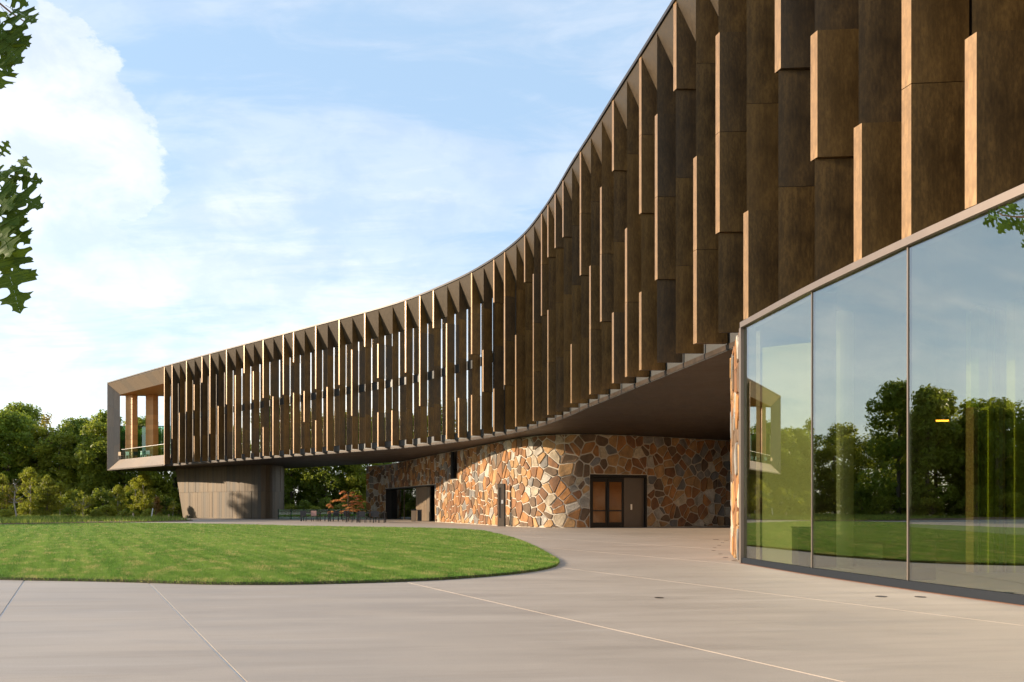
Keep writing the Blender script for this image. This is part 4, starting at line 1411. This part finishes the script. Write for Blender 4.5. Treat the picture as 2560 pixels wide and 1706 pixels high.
ORD = ('first', 'second', 'third', 'fourth', 'fifth', 'sixth', 'seventh', 'eighth', 'ninth', 'tenth', 'eleventh', 'twelfth', 'thirteenth', 'fourteenth', 'fifteenth')
def woods():
    row = [  # px, depth, proto, scale, label
        (-70, 96, PB, 1.02, 'olive green tree at the left edge of the picture, partly cut off'),
        (-20, 101, PC, 0.95, 'rounded deep green tree half hidden behind the leftmost tall tree'),
        (95, 100, PB, 0.90, 'olive tree just left of the bare russet tree'),
        (176, 100, PD, 1.0, 'dark tree just left of the tall deep green tree near the loggia'),
        (226, 104, PB, 0.98, 'olive tree behind the gap between the two tall trees left of the loggia'),
        (22, 97, PA, 0.98, 'deep green tree with a tall pointed top, leftmost full tree behind the planting bed'),
        (62, 103, PC, 0.95, 'rounded deep green tree just right of the leftmost tall tree'),
        (124, 104, PD, 0.92, 'dark tree whose crown fills the dip below the bare russet tree'),
        (152, 97, PB, 0.82, 'lower olive tree between the bare russet tree and the tall middle tree'),
        (200, 101, PA, 0.95, 'tall deep green tree left of the loggia'),
        (242, 97, PB, 0.92, 'olive tree with lower crown just left of the loggia corner'),
        (262, 106, PC, 1.03, 'tallest tree, rising behind the corner of the loggia'),
        (310, 99, PD, 0.95, 'dark tree seen below and through the left part of the loggia'),
        (352, 104, PA, 0.98, 'deep green tree seen through the loggia between the wooden columns'),
        (388, 98, PB, 0.86, 'olive tree under the right part of the loggia'),
        (432, 101, PD, 0.95, 'dark tree just left of the bronze pier'),
        (480, 105, PA, 0.95, 'deep green tree mostly hidden behind the bronze pier, at its left'),
        (690, 102, PD, 0.9, 'dark tree at the right edge of the bronze pier'),
        (730, 99, PA, 0.88, 'deep green tree right of the pier behind the glass fence'),
        (775, 104, PB, 0.95, 'olive tree behind the middle of the terrace'),
        (815, 98, PD, 0.86, 'dark tree behind the coral leaved maple, at its left'),
        (858, 103, PA, 0.95, 'deep green tree behind the coral leaved maple'),
        (900, 98, PB, 0.86, 'olive tree beside the left end of the stone wall'),
        (945, 104, PC, 0.9, 'deep green tree behind the left end of the stone wall')]
    for px, y, pr, s, lab in row:
        place_tree('forest_tree', pr, at(px, y), s, rng.uniform(0, 6.28), lab, 'trees of the wood behind the building')
    place_tree('bare_tree', PH, at(118, 101), 1.0, 1.2, 'half bare tree with russet leaves rising out of the wood at the left', None)
    # the wood goes on to the left, beyond the picture (the lobby glass mirrors it)
    k = 0
    spots = [(-66, 76), (-68.5, 71), (-72, 66), (-77, 60.5), (-82, 54), (-88, 47), (-93, 40), (-98, 32), (-102, 23), (-105, 14), (-107, 4),
             (-74, 73.5), (-78, 69), (-84, 64), (-80, 64), (-87, 58), (-85, 50.5), (-92, 57), (-96, 52), (-101, 44), (-106, 35), (-90, 72), (-98, 66), (-97, 76), (-104, 70),
             (-82, 111), (-87, 106), (-78, 115), (-92, 113), (-86, 117), (-73, 119), (-94, 101), (-100, 94), (-97, 110), (-104, 104), (-106, 93)]
    for (x, y) in spots:
        pr = (PA, PB, PC, PD, PB)[k % 5]
        place_tree('forest_tree', pr, (x, y, -0.02), rng.uniform(1.12, 1.28), rng.uniform(0, 6.28), 'tall tree of the wood left of the lawn, mirrored in the lobby glass', 'trees left of the lawn')
        k += 1
    for i in range(24):
        t = i / 23.0
        place_tree('understorey_shrub', (PK, PI)[i % 2], (-61 - 42 * t ** 1.1 + 1.2 * math.sin(i * 1.7), 77 - 67 * t, -0.02), rng.uniform(1.2, 1.9), rng.uniform(0, 6.28), 'shrub at the foot of the wood left of the lawn, mirrored in the lobby glass', 'shrubs left of the lawn', 'shrub')
    # understorey shrubs along the wood's edge
    for i, px in enumerate(range(-40, 480, 38)):
        y = rng.uniform(89, 93)
        place_tree('understorey_shrub', (PK, PI)[i % 2], at(px + rng.uniform(-9, 9), y), rng.uniform(0.9, 1.5), rng.uniform(0, 6.28), 'dark shrub at the foot of the wood, %s from the left edge towards the pier' % ORD[i], 'shrubs at the foot of the wood', 'shrub')
    for i, px in enumerate(range(700, 950, 30)):
        y = rng.uniform(88, 92)
        place_tree('understorey_shrub', (PK, PI)[i % 2], at(px + rng.uniform(-9, 9), y), rng.uniform(0.8, 1.2), rng.uniform(0, 6.28), 'dark shrub behind the terrace, %s from the pier towards the stone wall' % ORD[i], 'shrubs behind the terrace', 'shrub')
woods()

BED = [(-72, 47), (-46, 51), (-34.9, 54.7), (-29.6, 60.2), (-26.6, 65.0), (-27.6, 69.2), (-34, 76.5), (-37, 86), (-40, 100), (-72, 110)]
def bed():
    tag(MB().prism(BED, -0.09, 0.05).build('planting_bed', M.mulch), kind='structure')
    n = 60000
    x = nrng.uniform(-62, -26, n); y = nrng.uniform(54, 96, n)
    ok = in_poly(x, y, BED)
    x, y = x[ok], y[ok]
    dens = 0.5 + 0.5 * np.sin(x * 0.55 + 0.6 * np.sin(y * 0.4)) * np.cos(y * 0.33 + x * 0.12)
    keep = nrng.uniform(0, 1, len(x)) < np.clip(dens * 1.5, 0.12, 1)
    x, y, dens = x[keep], y[keep], dens[keep]
    v, f = blades(x, y, np.full(len(x), 0.04), nrng.uniform(0.12, 0.42, len(x)) * (0.6 + 0.6 * dens), nrng.uniform(0.04, 0.09, len(x)), 0.8)
    o = bpy.data.objects.new('ground_cover', fast_mesh('ground_cover', v, f, M.cover))
    COL.objects.link(o)
    tag(o, 'low yellow green ground cover in the planting bed beyond the lawn', 'plants', kind='stuff')
    for px, y, pr, s, name, lab in (
            (5, 80, PE, 0.72, 'young_tree', 'bright yellow green young tree at the left edge of the picture'),
            (75, 84, PF, 0.92, 'young_tree', 'slender olive young tree with dense upright crown, second from the left'),
            (118, 80, PE, 0.70, 'young_tree', 'broad yellow green young tree in front of the wood'),
            (150, 84, PF, 0.66, 'young_tree', 'small olive young tree right of the broad yellow green one'),
            (187, 79.5, PG, 0.68, 'young_tree', 'small golden young tree with thin pale trunk in the planting bed'),
            (207, 79, PG, 0.80, 'young_tree', 'largest golden young tree with pale trunk standing in the planting bed'),
            (340, 89, PF, 0.76, 'young_tree', 'young tree with bare pale stem left of the leaning white tube'),
            (360, 88.3, PF, 0.84, 'young_tree', 'young tree with bare pale stem right beside the leaning white tube'),
            (295, 84, PF, 0.6, 'young_tree', 'thin dark young tree under the loggia'),
            (432, 88.6, PG, 0.55, 'young_tree', 'tiny young tree just left of the bronze pier')):
        place_tree(name, pr, at(px, y, 0.03), s, rng.uniform(0, 6.28), lab, 'young trees in the planting bed')
    place_tree('bare_sapling', tree_proto(31, 4.2, 1.1, 0.42, 16, 260, 0.16, 0.1, 0.36, M.leaf_r, M.bark_pale, 0.07, 'round', limbs=10), at(40, 73, 0.03), 0.95, 0.4, 'nearly leafless pale sapling at the left of the planting bed', None, 'tree')
    for px, y, pr, s, lab in ((14, 70, PI, 0.6, 'dark rounded shrub at the left end of the planting bed'), (240, 75, PJ, 0.62, 'yellow green low shrub right of the golden tree'),
                              (268, 77, PI, 0.85, 'loose grey green shrub left of the staked trees'), (312, 74, PJ, 0.55, 'low olive shrub before the thin dark young tree'),
                              (335, 74, PI, 0.5, 'small shrub at the foot of the pale stemmed young tree'), (400, 73.5, PJ, 0.42, 'small round green shrub right of the rusty plant'),
                              (372, 74, PI, 0.6, 'dark green shrub behind the leaning white tube'), (170, 76, PK, 0.5, 'low dark shrub left of the golden tree')):
        place_tree('shrub', pr, at(px, y, 0.03), s, rng.uniform(0, 6.28), lab, 'shrubs in the planting bed', 'shrub')
    # weeping red maple and its leaning tube
    root = empty('weeping_maple', at(389, 77, 0.05))
    tag(root, 'narrow weeping tree with rust red foliage left of the pier', 'tree')
    x, y, _ = at(389, 77)
    MB().tube([(x, y, 0.0), (x + 0.05, y, 0.9), (x + 0.12, y, 1.7), (x + 0.1, y, 2.05)], [0.05, 0.045, 0.03, 0.015], 6).build('trunk', M.bark, root)
    g = np.random.default_rng(5)
    n = 620
    z = g.uniform(0.45, 2.15, n)
    cen = np.stack([x + 0.12 + g.normal(0, 0.14, n) + (z < 1.3) * g.normal(0.05, 0.1, n), y + g.normal(0, 0.18, n), z], 1)
    v, f = leaves(cen, g.normal(size=(n, 3)) + np.array([0, -0.5, 0.2]), np.full(n, 0.18), np.full(n, 0.09))
    o = bpy.data.objects.new('crown', fast_mesh('crown', v, f, M.leaf_r))
    child(o, root)
    x, y, _ = at(379.5, 72.5)
    tag(MB().tube([(x - 0.05, y, 0.03), (x + 0.10, y, 1.05)], 0.052, 8).build('tree_guard', M.white), 'leaning white tube beside the rusty weeping tree', 'tree guard')
    x, y, _ = at(422, 78)
    tag(MB().box(x - 0.05, y - 0.05, 0.03, x + 0.05, y + 0.05, 0.44).box(x - 0.06, y - 0.06, 0.44, x + 0.06, y + 0.06, 0.46).build('marker_stake', M.stake), 'short wooden stake just left of the pier', 'stake')
    x, y, _ = at(333, 73)
    tag(MB().box(x - 0.07, y - 0.05, 0.03, x + 0.07, y + 0.05, 0.52).box(x - 0.05, y - 0.04, 0.52, x + 0.05, y + 0.04, 0.62).build('marker_stake', M.stake), 'short yellowish stake left of the pale stemmed young trees', 'stake')
bed()

def coral_maple():
    x, y, _ = at(871, 70.5)
    root = empty('layered_maple', (x, y, 0))
    tag(root, 'small tree with coral foliage in flat layers behind the terrace tables', 'tree')
    g = np.random.default_rng(9)
    r = random.Random(3)
    mb = MB()
    mb.tube([(x, y, -0.1), (x + 0.05, y, 0.8), (x - 0.05, y, 1.6), (x + 0.05, y, 2.5)], [0.07, 0.06, 0.04, 0.015], 6)
    C, Nn = [], []
    for dx, z, hw in ((-1.1, 0.75, 0.62), (0.1, 0.85, 0.75), (0.75, 0.9, 0.3), (-1.55, 1.38, 0.22), (-1.45, 1.2, 0.2), (-0.15, 1.35, 0.5), (0.6, 1.45, 0.55), (1.05, 1.2, 0.28), (1.3, 1.62, 0.32),
                      (-0.95, 1.75, 0.6), (0.5, 1.65, 0.45), (-0.4, 2.0, 0.35), (0.25, 1.1, 0.35), (0.85, 1.9, 0.3), (-0.1, 2.2, 0.4), (0.75, 2.15, 0.35), (-0.45, 2.5, 0.25), (0.35, 2.45, 0.2)):
        n = int(260 * hw + 40)
        dy = r.uniform(-0.7, 0.7)
        t = g.uniform(-1, 1, n)
        c = np.stack([x + dx + t * hw, y + dy + g.uniform(-1, 1, n) * hw * 0.8, z + g.normal(0, 0.035, n) - 0.10 * t * t + 0.05 * t * r.uniform(-1, 1)], 1)
        C.append(c)
        Nn.append(g.normal(size=(n, 3)) * 0.4 + np.array([-0.3, -0.3, 0.9]))
        mb.tube([(x, y, z - 0.25), (x + dx * 0.6, y + dy * 0.6, z - 0.06), (x + dx, y + dy, z)], [0.025, 0.015, 0.006], 5, False)
    mb.build('trunk', M.bark, root)
    v, f = leaves(np.concatenate(C), np.concatenate(Nn), np.full(sum(map(len, C)), 0.15), np.full(sum(map(len, C)), 0.085))
    child(bpy.data.objects.new('crown', fast_mesh('crown', v, f, M.leaf_p)), root)
    g2 = tree_proto(41, 2.3, 1.5, 0.1, 30, 1600, 0.17, 0.1, 0.4, M.leaf_d, M.bark, 0.04, 'round')
    place_tree('terrace_shrub', g2, at(875, 79.5, 0), 1.0, 0.3, 'dark green shrub behind the coral leaved maple', None, 'shrub')
coral_maple()

# ------------------------------------------------------------------ near oak branches that hang into the picture
def oak_leaf_mesh(seed):
    r = random.Random(seed)
    # right half outline of a pin oak leaf: pairs (along, half width), lobes with bristle tips
    half = [(0.0, 0.008), (0.06, 0.02), (0.12, 0.045), (0.155, 0.10), (0.15, 0.17), (0.125, 0.235), (0.17, 0.215), (0.195, 0.25), (0.215, 0.17), (0.235, 0.095), (0.275, 0.055), (0.325, 0.06), (0.365, 0.11),
            (0.39, 0.20), (0.40, 0.29), (0.375, 0.385), (0.43, 0.35), (0.475, 0.40), (0.485, 0.335), (0.54, 0.345), (0.535, 0.26), (0.54, 0.17), (0.565, 0.095), (0.61, 0.065), (0.66, 0.08), (0.69, 0.14), (0.705, 0.22),
            (0.70, 0.295), (0.745, 0.25), (0.79, 0.265), (0.80, 0.185), (0.825, 0.115), (0.865, 0.085), (0.90, 0.10), (0.93, 0.13), (0.935, 0.075), (1.0, 0.0)]
    vs, fs = [], []
    bend = r.uniform(-0.12, 0.05)
    def z(u, w):
        return bend * math.sin(u * 2.6) * 0.8 - 0.30 * w * w + r.uniform(-0.006, 0.006)
    n = len(half)
    for side in (1, -1):
        base = len(vs)
        for u, w in half:
            k = r.uniform(0.85, 1.12)
            vs.append((u, side * w * k, z(u, w)))
        mid = len(vs)
        for u, w in half:
            vs.append((min(max(u, 0), 1), 0.0, z(u, 0)))
        for i in range(n - 1):
            f = (base + i, base + i + 1, mid + i + 1, mid + i)
            fs.append(f if side == -1 else f[::-1])
    # petiole
    b = len(vs)
    vs += [(-0.22, -0.006, 0.01), (-0.22, 0.006, 0.01), (0.0, 0.006, 0), (0.0, -0.006, 0)]
    fs.append((b, b + 1, b + 2, b + 3))
    return mesh_data('leaf', vs, fs, M.oak)
OAK = [oak_leaf_mesh(s) for s in range(6)]

def oak_leaf(root, base, tip, facing, k, squash=1.0):
    b, t = Vector(base), Vector(tip)
    x = (t - b)
    L_ = x.length
    x.normalize()
    zc = Vector(facing)
    y = zc.cross(x).normalized()
    zc = x.cross(y)
    o = bpy.data.objects.new('leaf', OAK[k % len(OAK)])
    o.location = b
    o.rotation_euler = Matrix(((x.x, y.x, zc.x), (x.y, y.y, zc.y), (x.z, y.z, zc.z))).to_euler()
    o.scale = (L_, L_ * squash, L_)
    child(o, root)

def px3(x, y, d):
    return Vector(((x - HX) / F * d, d, CAM_H + (HY - y) / F * d))

def oak_left():
    root = empty('oak_tree', (-4.6, 2.2, 0))
    tag(root, 'near oak whose leafy twigs hang into the picture at the upper left', 'tree')
    D = 2.55
    mb = MB()
    mb.tube([(-4.6, 2.2, -0.1), (-4.58, 2.2, 1.2), (-4.5, 2.25, 2.6), (-4.45, 2.25, 4.2), (-4.4, 2.3, 5.6)], [0.17, 0.14, 0.12, 0.09, 0.03], 9)
    tw1 = [Vector((-4.5, 2.25, 2.75)), Vector((-3.4, 2.4, 3.15)), Vector((-2.4, 2.5, 3.12)), px3(-60, -40, D), px3(25, 30, D), px3(62, 55, D)]
    tw2 = [Vector((-4.5, 2.25, 2.35)), Vector((-3.3, 2.4, 2.62)), Vector((-2.3, 2.5, 2.55)), px3(-70, 380, D), px3(0, 440, D), px3(30, 470, D)]
    tw3 = [px3(-70, 380, D), px3(-30, 520, D), px3(-5, 590, D), px3(8, 650, D)]
    mb.tube(tw1, [0.022, 0.014, 0.008, 0.004, 0.003, 0.002], 6)
    mb.tube(tw2, [0.020, 0.013, 0.008, 0.004, 0.003, 0.002], 6)
    mb.tube(tw3, [0.005, 0.004, 0.003, 0.002], 5)
    mb.build('trunk', M.twig, root)
    r = random.Random(4)
    spec = [  # base px, tip px, facing
        ((28, 22), (92, 58), (0.2, -1, 0.5)), ((15, 35), (74, 118), (-0.2, -1, 0.3)), ((2, 62), (22, 192), (0.3, -1, 0.2)), ((-20, 10), (40, 60), (0, -1, 0.9)),
        ((-30, 60), (52, 158), (-0.4, -1, 0.1)), ((8, -20), (72, 14), (0.1, -1, -0.3)), ((-14, 150), (2, 225), (0.2, -1, 0.2)), ((-10, 90), (48, 100), (0.3, -1, 0.8)),
        ((0, 392), (22, 352), (0.3, -1, 0.1)), ((24, 440), (108, 452), (0.1, -1, 0.5)), ((30, 455), (64, 388), (-0.2, -1, 0.2)), ((10, 470), (108, 520), (0.2, -1, 0.3)),
        ((0, 462), (62, 566), (-0.3, -1, 0.2)), ((-10, 480), (40, 560), (0.1, -1, 0.5)), ((2, 540), (76, 612), (0.2, -1, 0.3)), ((-12, 560), (62, 660), (-0.1, -1, 0.2)),
        ((8, 610), (60, 700), (0.3, -1, 0.1)), ((6, 628), (50, 785), (-0.2, -1, 0.15)), ((-20, 420), (40, 470), (0.3, -1, -0.2)), ((-30, 520), (20, 640), (-0.3, -1, 0.3)),
        ((-5, 430), (48, 430), (0.4, -1, 0.8)), ((-40, 470), (30, 520), (0, -1, 0.1)), ((-14, 590), (16, 690), (0.5, -1, 0.1))]
    for k, (b, t, f) in enumerate(spec):
        dd = D + r.uniform(-0.12, 0.12)
        oak_leaf(root, px3(*b, dd), px3(*t, dd + r.uniform(-0.05, 0.05)), (f[0] + r.uniform(-0.3, 0.3), f[1], f[2] + r.uniform(-0.3, 0.3)), k, r.uniform(0.95, 1.25))
    # leaves along the limbs, out of the picture
    for path in (tw1, tw2):
        for k in range(46):
            i = r.randrange(0, 3)
            a = path[i].lerp(path[i + 1], r.random()) + Vector((r.uniform(-.1, .1), r.uniform(-.12, .12), r.uniform(-.1, .06)))
            if a.x > -0.655 * a.y: continue
            d = Vector((r.uniform(-0.4, 1), r.uniform(-0.7, 0.7), r.uniform(-1.1, 0.1))).normalized() * r.uniform(0.10, 0.16)
            if (a + d).x > -0.655 * (a + d).y - 0.02: continue
            oak_leaf(root, a, a + d, (r.uniform(-1, 1), -1, r.uniform(0, 1)), k, 1.1)
    # the rest of its crown, out of the picture to the left
    for k in range(150):
        a = Vector((r.uniform(-5.6, -2.4), r.uniform(1.6, 3.0), r.uniform(2.6, 5.4)))
        if a.x > -0.78 * a.y - 0.7: continue
        d = Vector((r.uniform(-1, 1), r.uniform(-1, 1), r.uniform(-1.2, 0.2))).normalized() * r.uniform(0.12, 0.17)
        oak_leaf(root, a, a + d, (r.uniform(-1, 1), r.uniform(-1, 1), 1), k, 1.0)
oak_left()

def oak_right():
    root = empty('oak_tree', (5.1, 4.3, 0))
    tag(root, 'slim near oak whose twig reaches in before the lobby glass at the right edge', 'tree')
    D = 4.9
    mb = MB()
    mb.tube([(5.1, 4.3, -0.1), (5.1, 4.3, 1.4), (5.12, 4.35, 3.0), (5.1, 4.4, 4.4)], [0.08, 0.07, 0.055, 0.015], 8)
    mb.tube([(5.12, 4.35, 2.75), (4.3, 4.65, 3.0), px3(2640, 545, D), px3(2560, 543, D), px3(2530, 542, D), px3(2505, 538, D), px3(2494, 530, D)], [0.03, 0.018, 0.009, 0.0055, 0.0045, 0.0035, 0.002], 6)
    mb.build('trunk', M.twig, root)
    r = random.Random(8)
    spec = [((2500, 534), (2470, 528), (0.2, -1, 0.8)), ((2500, 536), (2464, 546), (0.1, -1, 0.7)), ((2496, 543), (2456, 561), (0.3, -1, 0.1)), ((2508, 536), (2498, 514), (0.2, -1, 0.4)),
            ((2512, 538), (2534, 508), (0.1, -1, 0.3)), ((2535, 540), (2540, 508), (0.3, -1, 0.2)), ((2528, 546), (2492, 574), (0, -1, 0.4)), ((2524, 548), (2497, 584), (-0.2, -1, 0.3)),
            ((2552, 545), (2516, 572), (0.2, -1, 0.3)), ((2566, 552), (2530, 562), (0.2, -1, 0.5)), ((2575, 560), (2539, 573), (0.6, -1, 0.1)), ((2575, 570), (2549, 585), (0.3, -1, 0.2)), ((2575, 600), (2554, 620), (0.3, -1, 0.2)),
            ((2560, 545), (2556, 520), (0.2, -1, 0.3))]
    for k, (b, t, f) in enumerate(spec):
        dd = D + r.uniform(-0.08, 0.08)
        oak_leaf(root, px3(*b, dd), px3(*t, dd), (f[0] + r.uniform(-0.3, 0.3), f[1], f[2] + r.uniform(-0.3, 0.3)), k, r.uniform(1.0, 1.3))
    for k in range(110):
        a = Vector((r.uniform(3.9, 6.2), r.uniform(3.5, 5.2), r.uniform(2.4, 4.5)))
        if a.x < 0.66 * a.y + 0.35: continue
        d = Vector((r.uniform(-1, 1), r.uniform(-1, 1), r.uniform(-1.2, 0.2))).normalized() * r.uniform(0.09, 0.13)
        oak_leaf(root, a, a + d, (r.uniform(-1, 1), r.uniform(-1, 1), 1), k, 1.0)
oak_right()
